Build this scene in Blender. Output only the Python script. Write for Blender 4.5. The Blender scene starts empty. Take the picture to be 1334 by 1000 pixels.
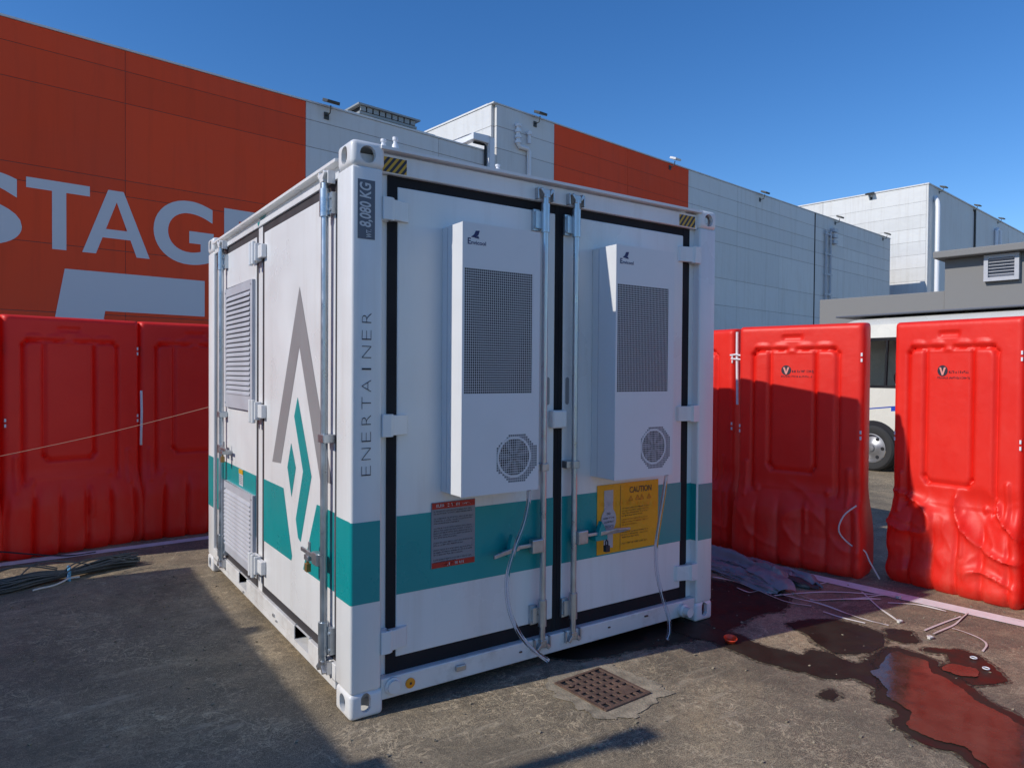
import bpy, bmesh, math, random
from mathutils import Vector, Matrix, noise
random.seed(7)
C = bpy.context.scene.collection
SC = bpy.context.scene
PI = math.pi

# ------------------------------------------------------------------ camera
CAM = Vector((-1.1711, -2.9490, 1.5612))
YAW, PITCH, ROLL = 0.60397, -0.01578, 0.00730
_f = Vector((math.sin(YAW)*math.cos(PITCH), math.cos(YAW)*math.cos(PITCH), math.sin(PITCH)))
_r = Vector((math.cos(YAW), -math.sin(YAW), 0)); _u = _r.cross(_f)
_r2 = _r*math.cos(ROLL)+_u*math.sin(ROLL); _u2 = -_r*math.sin(ROLL)+_u*math.cos(ROLL)
cd = bpy.data.cameras.new('camera'); cam = bpy.data.objects.new('camera', cd); C.objects.link(cam)
m = Matrix((( _r2.x,_u2.x,-_f.x, CAM.x),(_r2.y,_u2.y,-_f.y,CAM.y),(_r2.z,_u2.z,-_f.z,CAM.z),(0,0,0,1)))
cam.matrix_world = m
cd.sensor_fit = 'HORIZONTAL'; cd.sensor_width = 36; cd.lens = 913.575/1334*36
cd.clip_start = 0.05; cd.clip_end = 2000
SC.camera = cam

# ------------------------------------------------------------------ sky and sun
SUN_DIR = Vector((-1.0, 0.125, 0.70)).normalized()
SUN_EL = math.asin(SUN_DIR.z); SUN_AZ = math.atan2(SUN_DIR.x, SUN_DIR.y)
w = bpy.data.worlds.new('World'); SC.world = w; w.use_nodes = True
nt = w.node_tree; nt.nodes.clear()
sky = nt.nodes.new('ShaderNodeTexSky'); sky.sky_type = 'NISHITA'; sky.sun_disc = False
sky.sun_elevation = SUN_EL; sky.sun_rotation = SUN_AZ
sky.air_density = 1.0; sky.dust_density = 0.0; sky.ozone_density = 4.5; sky.altitude = 0
bg = nt.nodes.new('ShaderNodeBackground'); bg.inputs['Strength'].default_value = 0.085
wo = nt.nodes.new('ShaderNodeOutputWorld')
hs_ = nt.nodes.new('ShaderNodeHueSaturation'); hs_.inputs['Hue'].default_value = .507; hs_.inputs['Saturation'].default_value = 1.24; hs_.inputs['Value'].default_value = 1.55
nt.links.new(sky.outputs[0], hs_.inputs['Color']); nt.links.new(hs_.outputs[0], bg.inputs[0]); nt.links.new(bg.outputs[0], wo.inputs[0])
sd = bpy.data.lights.new('sun', 'SUN'); sd.energy = 3.25; sd.angle = math.radians(0.53); sd.color = (1.0, 0.94, 0.85)
so = bpy.data.objects.new('sun', sd); C.objects.link(so); so.location = (-20, 4, 20)
so.rotation_euler = SUN_DIR.to_track_quat('Z', 'Y').to_euler()
SC.view_settings.view_transform = 'Standard'; SC.view_settings.look = 'None'
SC.view_settings.exposure = 0.14; SC.view_settings.gamma = 1.0; SC.view_settings.use_curve_mapping = False

# ------------------------------------------------------------------ materials
def nodes(mt):
    return mt.node_tree.nodes, mt.node_tree.links
def mat(name, col, rough=.5, metal=0., var=.0, vscale=4., bump=0., bscale=60., coat=0., dirt=None, dirt_amt=.0, dirt_scale=3., streak=False, ior=1.5, wave=0., tone=0.):
    mt = bpy.data.materials.new(name); mt.use_nodes = True
    N, L = nodes(mt); b = N['Principled BSDF']
    b.inputs['Base Color'].default_value = (*col, 1); b.inputs['Roughness'].default_value = rough
    b.inputs['Metallic'].default_value = metal; b.inputs['IOR'].default_value = ior
    if coat: b.inputs['Coat Weight'].default_value = coat; b.inputs['Coat Roughness'].default_value = .08
    tc = N.new('ShaderNodeTexCoord')
    src = None
    if var or dirt:
        n1 = N.new('ShaderNodeTexNoise'); n1.inputs['Scale'].default_value = vscale; n1.inputs['Detail'].default_value = 6
        L.new(tc.outputs['Object'], n1.inputs['Vector'])
        mr = N.new('ShaderNodeMapRange'); mr.inputs[1].default_value = .3; mr.inputs[2].default_value = .7
        mr.inputs[3].default_value = 1-var; mr.inputs[4].default_value = 1+var*.5
        L.new(n1.outputs[0], mr.inputs[0])
        hs = N.new('ShaderNodeHueSaturation'); hs.inputs['Color'].default_value = (*col, 1)
        L.new(mr.outputs[0], hs.inputs['Value']); src = hs.outputs[0]
        rr = N.new('ShaderNodeMapRange'); rr.inputs[1].default_value = .3; rr.inputs[2].default_value = .7
        rr.inputs[3].default_value = max(0.02, rough-.08); rr.inputs[4].default_value = rough+.1
        L.new(n1.outputs[0], rr.inputs[0]); L.new(rr.outputs[0], b.inputs['Roughness'])
    if dirt:
        mp = N.new('ShaderNodeMapping'); L.new(tc.outputs['Object'], mp.inputs[0])
        if streak: mp.inputs['Scale'].default_value = (7, 7, .5)
        n2 = N.new('ShaderNodeTexNoise'); n2.inputs['Scale'].default_value = dirt_scale; n2.inputs['Detail'].default_value = 8; n2.inputs['Roughness'].default_value = .65
        L.new(mp.outputs[0], n2.inputs['Vector'])
        m2 = N.new('ShaderNodeMapRange'); m2.inputs[1].default_value = .5; m2.inputs[2].default_value = .8; m2.inputs[3].default_value = 0; m2.inputs[4].default_value = dirt_amt
        L.new(n2.outputs[0], m2.inputs[0])
        mx = N.new('ShaderNodeMix'); mx.data_type = 'RGBA'
        L.new(m2.outputs[0], mx.inputs[0]); L.new(src, mx.inputs[6]); mx.inputs[7].default_value = (*dirt, 1); src = mx.outputs[2]
    if tone and src:
        oi = N.new('ShaderNodeObjectInfo'); tm = N.new('ShaderNodeMapRange'); tm.inputs[3].default_value = 1-tone; tm.inputs[4].default_value = 1+tone
        L.new(oi.outputs['Random'], tm.inputs[0]); h2 = N.new('ShaderNodeHueSaturation'); L.new(tm.outputs[0], h2.inputs['Value']); L.new(src, h2.inputs['Color']); src = h2.outputs[0]
    if src: L.new(src, b.inputs['Base Color'])
    if wave:
        n4 = N.new('ShaderNodeTexNoise'); n4.inputs['Scale'].default_value = 1.7; n4.inputs['Detail'].default_value = 2
        L.new(tc.outputs['Object'], n4.inputs['Vector'])
        bw = N.new('ShaderNodeBump'); bw.inputs['Strength'].default_value = .5; bw.inputs['Distance'].default_value = wave; L.new(n4.outputs[0], bw.inputs['Height'])
    if bump:
        n3 = N.new('ShaderNodeTexNoise'); n3.inputs['Scale'].default_value = bscale; n3.inputs['Detail'].default_value = 4
        L.new(tc.outputs['Object'], n3.inputs['Vector'])
        bp = N.new('ShaderNodeBump'); bp.inputs['Strength'].default_value = bump; bp.inputs['Distance'].default_value = .01
        L.new(n3.outputs[0], bp.inputs['Height']); L.new(bp.outputs[0], b.inputs['Normal'])
        if wave: L.new(bw.outputs[0], bp.inputs['Normal'])
    return mt

M = {}
M['white'] = mat('white_container_paint', (.74,.74,.735), .32, var=.04, vscale=2.5, dirt=(.40,.33,.25), dirt_amt=.22, dirt_scale=1.6, streak=True, bump=.06, bscale=9, wave=.03)
M['white_clean'] = mat('white_cabinet_paint', (.70,.71,.72), .42, var=.03, vscale=5, bump=.03, bscale=200)
M['sill'] = mat('scuffed_sill_paint', (.72,.71,.69), .4, var=.08, vscale=5, dirt=(.25,.17,.11), dirt_amt=.55, dirt_scale=6, bump=.08, bscale=12)
M['teal'] = mat('teal_stripe_vinyl', (.004,.285,.29), .3, var=.05, vscale=3)
M['grey_vinyl'] = mat('grey_vinyl', (.27,.265,.27), .38, var=.04)
M['plate'] = mat('dark_grey_plate', (.10,.11,.14), .4)
M['print_light'] = mat('light_print', (.55,.56,.58), .5)
M['print_dark'] = mat('dark_print', (.02,.02,.035), .5)
M['rubber'] = mat('black_rubber_seal', (.006,.006,.009), .85, var=.1, bump=.1, bscale=40)
M['side_seal'] = mat('grey_rubber_seal', (.045,.040,.042), .6, var=.15, vscale=8)
M['galv'] = mat('galvanised_steel', (.52,.57,.61), .33, metal=.85, var=.12, vscale=14, bump=.05, bscale=80)
M['zinc'] = mat('zinc_hardware', (.50,.51,.53), .36, metal=.85, var=.15, vscale=25)
M['louvre'] = mat('grey_louvre_paint', (.47,.48,.52), .42, var=.05, vscale=8)
M['dark'] = mat('dark_cavity', (.012,.012,.016), .8)
M['fin'] = mat('condenser_fins', (.012,.012,.018), .6)
M['fan_well'] = mat('fan_well_plate', (.16,.17,.20), .5)
M['fan_ring'] = mat('fan_ring_plastic', (.72,.72,.74), .45)
M['red_label'] = mat('red_label_print', (.42,.02,.012), .5)
M['sign_face'] = mat('pale_sign_face', (.42,.42,.47), .3, var=.06)
M['notice_face'] = mat('grey_notice_face', (.24,.24,.27), .3, var=.08)
M['yellow_sign'] = mat('yellow_sign_face', (.78,.36,.012), .25, var=.05, vscale=7)
M['red_ink'] = mat('red_ink', (.38,.06,.015), .5)
M['hazard_yellow'] = mat('hazard_yellow', (.60,.34,.02), .45)
M['orange_marker'] = mat('orange_marker_disc', (.75,.28,.01), .4)
M['logo_blue'] = mat('navy_logo_ink', (.012,.018,.11), .5)
M['rust'] = mat('rusty_cast_iron', (.125,.075,.055), .75, var=.35, vscale=18, dirt=(.25,.15,.09), dirt_amt=.5, dirt_scale=30, bump=.4, bscale=120)
M['orange_wall'] = mat('orange_wall_paint', (.86,.078,.020), .85, var=.05, vscale=.6, bump=.08, bscale=3, dirt=(.60,.058,.018), dirt_amt=.5, dirt_scale=.6, streak=True, tone=.07, wave=.05)
M['white_wall'] = mat('white_wall_paint', (.68,.68,.67), .6, var=.03, vscale=.5, bump=.08, bscale=3, dirt=(.48,.45,.40), dirt_amt=.55, dirt_scale=.6, streak=True, tone=.05, wave=.05)
M['white_letter'] = mat('white_letter_paint', (.66,.66,.67), .55, var=.03, vscale=.6)
M['joint'] = mat('joint_sealant', (.14,.12,.11), .8)
M['grey_wall'] = mat('grey_render', (.22,.218,.215), .75, var=.05, vscale=.8, bump=.1, bscale=20)
M['dark_metal'] = mat('dark_lamp_metal', (.06,.06,.055), .5, metal=.3)
M['white_pipe'] = mat('white_plastic_pipe', (.76,.77,.80), .35)
M['roof_grey'] = mat('roof_metal', (.32,.33,.32), .5, metal=.3)
M['line'] = mat('worn_white_line_paint', (.78,.77,.76), .6, var=.08, vscale=9, dirt=(.34,.31,.27), dirt_amt=.5, dirt_scale=14, bump=.1)
M['strap'] = mat('white_plastic_strap', (.66,.62,.58), .4, var=.06)
M['tarp'] = mat('grey_plastic_sheet', (.22,.225,.25), .36, var=.14, vscale=9, bump=.12, bscale=45)
M['tarp_in'] = mat('dark_sheet_lining', (.05,.04,.04), .6)
M['cable'] = mat('dark_cable_sheath', (.085,.092,.095), .45, var=.3, vscale=20)
M['blue_tie'] = mat('blue_tie', (.14,.40,.62), .4)
M['cap'] = mat('orange_red_cap', (.85,.07,.015), .35)
M['v_ink'] = mat('pale_red_ink', (.75,.30,.26), .5)
M['cord'] = mat('tan_cord', (.50,.30,.20), .7)
M['black_cord'] = mat('black_cord', (.01,.01,.012), .5)
M['bus_white'] = mat('cream_bus_paint', (.70,.68,.60), .25, var=.03)
M['bus_blue'] = mat('blue_bus_stripe', (.02,.07,.42), .3)
M['tyre'] = mat('tyre_rubber', (.03,.03,.03), .8, var=.2, bump=.1)
M['alloy'] = mat('wheel_silver', (.30,.30,.31), .38, metal=.7)
M['bus_in'] = mat('bus_interior', (.18,.17,.16), .7)
M['seat_cover'] = mat('pale_seat_cover', (.6,.58,.54), .7)
M['brass'] = mat('brass_padlock', (.35,.22,.08), .4, metal=.6)

def clear_mat(name, col, rough, ior):
    mt = bpy.data.materials.new(name); mt.use_nodes = True
    b = mt.node_tree.nodes['Principled BSDF']
    b.inputs['Base Color'].default_value = (*col, 1); b.inputs['Roughness'].default_value = rough
    b.inputs['Transmission Weight'].default_value = 1; b.inputs['IOR'].default_value = ior
    return mt
M['hose'] = clear_mat('clear_hose_plastic', (.86,.88,.96), .12, 1.25)
M['glass'] = clear_mat('tinted_bus_glass', (.45,.55,.58), .0, 1.45)

def barrier_mat():
    mt = bpy.data.materials.new('red_barrier_plastic'); mt.use_nodes = True
    N, L = nodes(mt); b = N['Principled BSDF']
    tc = N.new('ShaderNodeTexCoord')
    n1 = N.new('ShaderNodeTexNoise'); n1.inputs['Scale'].default_value = 3; n1.inputs['Detail'].default_value = 7
    L.new(tc.outputs['Object'], n1.inputs['Vector'])
    cr = N.new('ShaderNodeValToRGB'); cr.color_ramp.elements[0].color = (.90,.022,.012,1); cr.color_ramp.elements[1].color = (.98,.036,.020,1)
    cr.color_ramp.elements[0].position = .3; cr.color_ramp.elements[1].position = .7
    L.new(n1.outputs[0], cr.inputs[0])
    # pale dust and scuffs, denser on the lower half where the barrier gets kicked and splashed
    n2 = N.new('ShaderNodeTexNoise'); n2.inputs['Scale'].default_value = 9; n2.inputs['Detail'].default_value = 9; n2.inputs['Roughness'].default_value = .7
    mp = N.new('ShaderNodeMapping'); mp.inputs['Scale'].default_value = (1,1,.35); L.new(tc.outputs['Object'], mp.inputs[0]); L.new(mp.outputs[0], n2.inputs['Vector'])
    sx = N.new('ShaderNodeSeparateXYZ'); L.new(tc.outputs['Object'], sx.inputs[0])
    mz = N.new('ShaderNodeMapRange'); mz.inputs[1].default_value = .75; mz.inputs[2].default_value = .15; mz.inputs[3].default_value = .04; mz.inputs[4].default_value = .30
    L.new(sx.outputs['Z'], mz.inputs[0])
    m2 = N.new('ShaderNodeMapRange'); m2.inputs[1].default_value = .45; m2.inputs[2].default_value = .78
    L.new(n2.outputs[0], m2.inputs[0])
    mu = N.new('ShaderNodeMath'); mu.operation = 'MULTIPLY'; L.new(m2.outputs[0], mu.inputs[0]); L.new(mz.outputs[0], mu.inputs[1])
    mx = N.new('ShaderNodeMix'); mx.data_type = 'RGBA'; L.new(mu.outputs[0], mx.inputs[0]); L.new(cr.outputs[0], mx.inputs[6]); mx.inputs[7].default_value = (.72,.26,.18,1)
    L.new(mx.outputs[2], b.inputs['Base Color'])
    rr = N.new('ShaderNodeMapRange'); rr.inputs[3].default_value = .34; rr.inputs[4].default_value = .60; L.new(n2.outputs[0], rr.inputs[0]); L.new(rr.outputs[0], b.inputs['Roughness'])
    n3 = N.new('ShaderNodeTexNoise'); n3.inputs['Scale'].default_value = 7; n3.inputs['Detail'].default_value = 3; L.new(tc.outputs['Object'], n3.inputs['Vector'])
    bp = N.new('ShaderNodeBump'); bp.inputs['Strength'].default_value = .25; bp.inputs['Distance'].default_value = .02; L.new(n3.outputs[0], bp.inputs['Height']); L.new(bp.outputs[0], b.inputs['Normal'])
    tr = N.new('ShaderNodeBsdfTranslucent'); tr.inputs[0].default_value = (.99,.06,.03,1)
    ms = N.new('ShaderNodeMixShader'); ms.inputs[0].default_value = .22
    L.new(b.outputs[0], ms.inputs[1]); L.new(tr.outputs[0], ms.inputs[2]); L.new(ms.outputs[0], N['Material Output'].inputs[0])
    return mt
M['barrier'] = barrier_mat()

def ground_mat():
    mt = bpy.data.materials.new('stained_yard_concrete'); mt.use_nodes = True
    N, L = nodes(mt); b = N['Principled BSDF']
    tc = N.new('ShaderNodeTexCoord')
    def noise_(scale, det=8, rough=.6, dist=0., sc=(1,1,1)):
        mp = N.new('ShaderNodeMapping'); mp.inputs['Scale'].default_value = sc; L.new(tc.outputs['Object'], mp.inputs[0])
        n = N.new('ShaderNodeTexNoise'); n.inputs['Scale'].default_value = scale; n.inputs['Detail'].default_value = det
        n.inputs['Roughness'].default_value = rough; n.inputs['Distortion'].default_value = dist; L.new(mp.outputs[0], n.inputs['Vector']); return n.outputs[0]
    def rng(src, a, b_, c=0., d=1.):
        r = N.new('ShaderNodeMapRange'); r.inputs[1].default_value = a; r.inputs[2].default_value = b_; r.inputs[3].default_value = c; r.inputs[4].default_value = d
        L.new(src, r.inputs[0]); return r.outputs[0]
    def mixc(fac, a, b_):
        x = N.new('ShaderNodeMix'); x.data_type = 'RGBA'; L.new(fac, x.inputs[0])
        if isinstance(a, tuple): x.inputs[6].default_value = (*a, 1)
        else: L.new(a, x.inputs[6])
        if isinstance(b_, tuple): x.inputs[7].default_value = (*b_, 1)
        else: L.new(b_, x.inputs[7])
        return x.outputs[2]
    def mul(a, b_):
        x = N.new('ShaderNodeMath'); x.operation = 'MULTIPLY'; L.new(a, x.inputs[0]); L.new(b_, x.inputs[1]); return x.outputs[0]
    col = mixc(rng(noise_(1.1, 9, .62, .4), .38, .62), (.095,.085,.072), (.29,.255,.205))
    col = mixc(rng(noise_(.55, 6, .6, 1.2), .49, .64), col, (.48,.385,.26))           # tan dust
    col = mixc(rng(noise_(2.6, 8, .7, .8), .50, .66, 0, .75), col, (.065,.056,.044))      # dark oil and tyre marks
    col = mixc(rng(noise_(5.5, 10, .75, 1.5), .53, .66, 0, .7), col, (.46,.39,.28))   # pale scuffs
    col = mixc(rng(noise_(28, 10, .85, .3), .46, .60, 0, .75), col, (.07,.06,.046))
    col = mixc(rng(noise_(36, 10, .85, .6, (1,1.6,1)), .52, .64, 0, .75), col, (.56,.48,.35))
    col = mixc(rng(noise_(150, 3, .8), .42, .60, 0, .7), col, (.06,.052,.042))
    col = mixc(rng(noise_(260, 2, .7), .50, .66, 0, .75), col, (.56,.49,.37))           # aggregate
    col = mixc(rng(noise_(95, 2, .5), .68, .74, 0, .8), col, (.66,.58,.46))            # bright grit
    # fine pale cracks, only in broken patches
    wn = N.new('ShaderNodeTexNoise'); wn.inputs['Scale'].default_value = 3.5; wn.inputs['Detail'].default_value = 5; L.new(tc.outputs['Object'], wn.inputs['Vector'])
    ad = N.new('ShaderNodeMixRGB'); ad.blend_type = 'ADD'; ad.inputs[0].default_value = .35; L.new(tc.outputs['Object'], ad.inputs[1]); L.new(wn.outputs[1], ad.inputs[2])
    vo = N.new('ShaderNodeTexVoronoi'); vo.feature = 'DISTANCE_TO_EDGE'; vo.inputs['Scale'].default_value = 2.6; L.new(ad.outputs[0], vo.inputs['Vector'])
    ck = rng(vo.outputs['Distance'], .002, .009, 1, 0)
    ck = mul(ck, rng(noise_(1.9, 5, .6), .52, .60))
    col = mixc(rng(ck, 0, 1, 0, .7), col, (.54,.48,.38))
    vo2 = N.new('ShaderNodeTexVoronoi'); vo2.feature = 'DISTANCE_TO_EDGE'; vo2.inputs['Scale'].default_value = 11; L.new(ad.outputs[0], vo2.inputs['Vector'])
    ck2 = mul(rng(vo2.outputs['Distance'], .006, .03, 1, 0), rng(noise_(3.1, 6, .7), .57, .66))
    col = mixc(rng(ck2, 0, 1, 0, .8), col, (.56,.50,.40))
    # broken pale scuffing: thin ridged-noise lines gathered in patches
    rn = noise_(7, 7, .6, 1.6); ab = N.new('ShaderNodeMath'); ab.operation = 'SUBTRACT'; ab.inputs[1].default_value = .5; L.new(rn, ab.inputs[0])
    aa = N.new('ShaderNodeMath'); aa.operation = 'ABSOLUTE'; L.new(ab.outputs[0], aa.inputs[0])
    col = mixc(mul(rng(aa.outputs[0], .002, .016, .8, 0), rng(noise_(1.7, 8, .75), .47, .58)), col, (.66,.57,.43))
    rn2 = noise_(17, 6, .6, 1.2); ab2 = N.new('ShaderNodeMath'); ab2.operation = 'SUBTRACT'; ab2.inputs[1].default_value = .5; L.new(rn2, ab2.inputs[0])
    aa2 = N.new('ShaderNodeMath'); aa2.operation = 'ABSOLUTE'; L.new(ab2.outputs[0], aa2.inputs[0])
    col = mixc(mul(rng(aa2.outputs[0], .003, .02, .7, 0), rng(noise_(2.3, 8, .75, .5), .49, .60)), col, (.64,.56,.43))
    col = mixc(rng(noise_(.8, 7, .65, .7), .50, .62, 0, .45), col, (.085,.078,.066))
    # drag marks and trowel swirls
    col = mixc(mul(rng(noise_(4.5, 9, .7, 1.0, (.35,2.6,1)), .56, .66, 0, .55), rng(noise_(.9, 4, .5), .42, .60)), col, (.46,.42,.35))
    col = mixc(mul(rng(noise_(9, 8, .75, .6, (1.8,.5,1)), .58, .70, 0, .5), rng(noise_(.7, 4, .5), .45, .62)), col, (.12,.11,.10))
    tn = N.new('ShaderNodeMix'); tn.data_type = 'RGBA'; tn.blend_type = 'MULTIPLY'; tn.inputs[0].default_value = 1; L.new(col, tn.inputs[6]); tn.inputs[7].default_value = (1.03,.95,.82,1); col = tn.outputs[2]
    L.new(col, b.inputs['Base Color'])
    L.new(rng(noise_(3, 6), .3, .7, .62, .88), b.inputs['Roughness'])
    bp = N.new('ShaderNodeBump'); bp.inputs['Strength'].default_value = .5; bp.inputs['Distance'].default_value = .006
    L.new(noise_(75, 6, .75), bp.inputs['Height'])
    bp2 = N.new('ShaderNodeBump'); bp2.inputs['Strength'].default_value = .35; bp2.inputs['Distance'].default_value = .03
    L.new(noise_(4, 5, .6), bp2.inputs['Height']); L.new(bp.outputs[0], bp2.inputs['Normal']); L.new(bp2.outputs[0], b.inputs['Normal'])
    return mt
M['ground'] = ground_mat()

def wet_and_shade_mat(name, col, r0, r1, sc):
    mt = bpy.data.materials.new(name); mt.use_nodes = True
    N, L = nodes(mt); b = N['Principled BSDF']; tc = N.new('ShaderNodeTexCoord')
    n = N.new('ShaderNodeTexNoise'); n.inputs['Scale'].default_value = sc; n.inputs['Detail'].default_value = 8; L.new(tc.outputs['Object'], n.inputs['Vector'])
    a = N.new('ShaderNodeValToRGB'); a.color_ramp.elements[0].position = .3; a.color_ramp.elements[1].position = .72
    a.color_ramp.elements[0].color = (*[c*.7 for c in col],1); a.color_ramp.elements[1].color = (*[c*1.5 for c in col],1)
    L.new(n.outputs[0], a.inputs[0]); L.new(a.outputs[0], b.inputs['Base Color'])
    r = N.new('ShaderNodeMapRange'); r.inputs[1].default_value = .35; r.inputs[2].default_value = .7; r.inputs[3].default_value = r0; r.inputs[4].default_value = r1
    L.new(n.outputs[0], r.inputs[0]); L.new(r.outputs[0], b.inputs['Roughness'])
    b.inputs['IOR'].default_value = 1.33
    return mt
M['wet'] = wet_and_shade_mat('wet_and_shade_concrete', (.027,.020,.014), .38, .7, 6)  # wet concrete, also the colour of the shade painted beside the container
M['water'] = wet_and_shade_mat('standing_water_on_concrete', (.075,.040,.028), .03, .10, 7)
def silt(mt):
    N, L = nodes(mt); b = N['Principled BSDF']; tc = N.new('ShaderNodeTexCoord')
    n = N.new('ShaderNodeTexNoise'); n.inputs['Scale'].default_value = 16; n.inputs['Detail'].default_value = 9; n.inputs['Roughness'].default_value = .7; L.new(tc.outputs['Object'], n.inputs['Vector'])
    r_ = N.new('ShaderNodeMapRange'); r_.inputs[1].default_value = .48; r_.inputs[2].default_value = .70; r_.inputs[3].default_value = .09; r_.inputs[4].default_value = .34
    L.new(n.outputs[0], r_.inputs[0]); L.new(r_.outputs[0], b.inputs['Roughness']); L.new(r_.outputs[0], b.inputs['Coat Roughness'])
    n2 = N.new('ShaderNodeTexNoise'); n2.inputs['Scale'].default_value = 22; n2.inputs['Detail'].default_value = 4; L.new(tc.outputs['Object'], n2.inputs['Vector'])
    bp = N.new('ShaderNodeBump'); bp.inputs['Strength'].default_value = .12; bp.inputs['Distance'].default_value = .004; L.new(n2.outputs[0], bp.inputs['Height'])
    L.new(bp.outputs[0], b.inputs['Normal']); L.new(bp.outputs[0], b.inputs['Coat Normal'])
silt(M['water'])
bwat = M['water'].node_tree.nodes['Principled BSDF']; bwat.inputs['Coat Weight'].default_value = .25; bwat.inputs['Coat Roughness'].default_value = .02

def damp_and_shade_mat():
    mt = bpy.data.materials.new('half_dried_and_shade_rim'); mt.use_nodes = True; N, L = nodes(mt); b = N['Principled BSDF']
    b.inputs['Base Color'].default_value = (.03,.023,.017,1); b.inputs['Roughness'].default_value = .6
    tc = N.new('ShaderNodeTexCoord'); n = N.new('ShaderNodeTexNoise'); n.inputs['Scale'].default_value = 40; n.inputs['Detail'].default_value = 6; n.inputs['Roughness'].default_value = .7
    L.new(tc.outputs['Object'], n.inputs['Vector']); m_ = N.new('ShaderNodeMapRange'); m_.inputs[1].default_value = .40; m_.inputs[2].default_value = .62; m_.inputs[3].default_value = .05; m_.inputs[4].default_value = .75
    L.new(n.outputs[0], m_.inputs[0]); t_ = N.new('ShaderNodeBsdfTransparent'); x = N.new('ShaderNodeMixShader')
    L.new(m_.outputs[0], x.inputs[0]); L.new(t_.outputs[0], x.inputs[1]); L.new(b.outputs[0], x.inputs[2]); L.new(x.outputs[0], N['Material Output'].inputs[0]); return mt
M['damp'] = damp_and_shade_mat()

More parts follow.
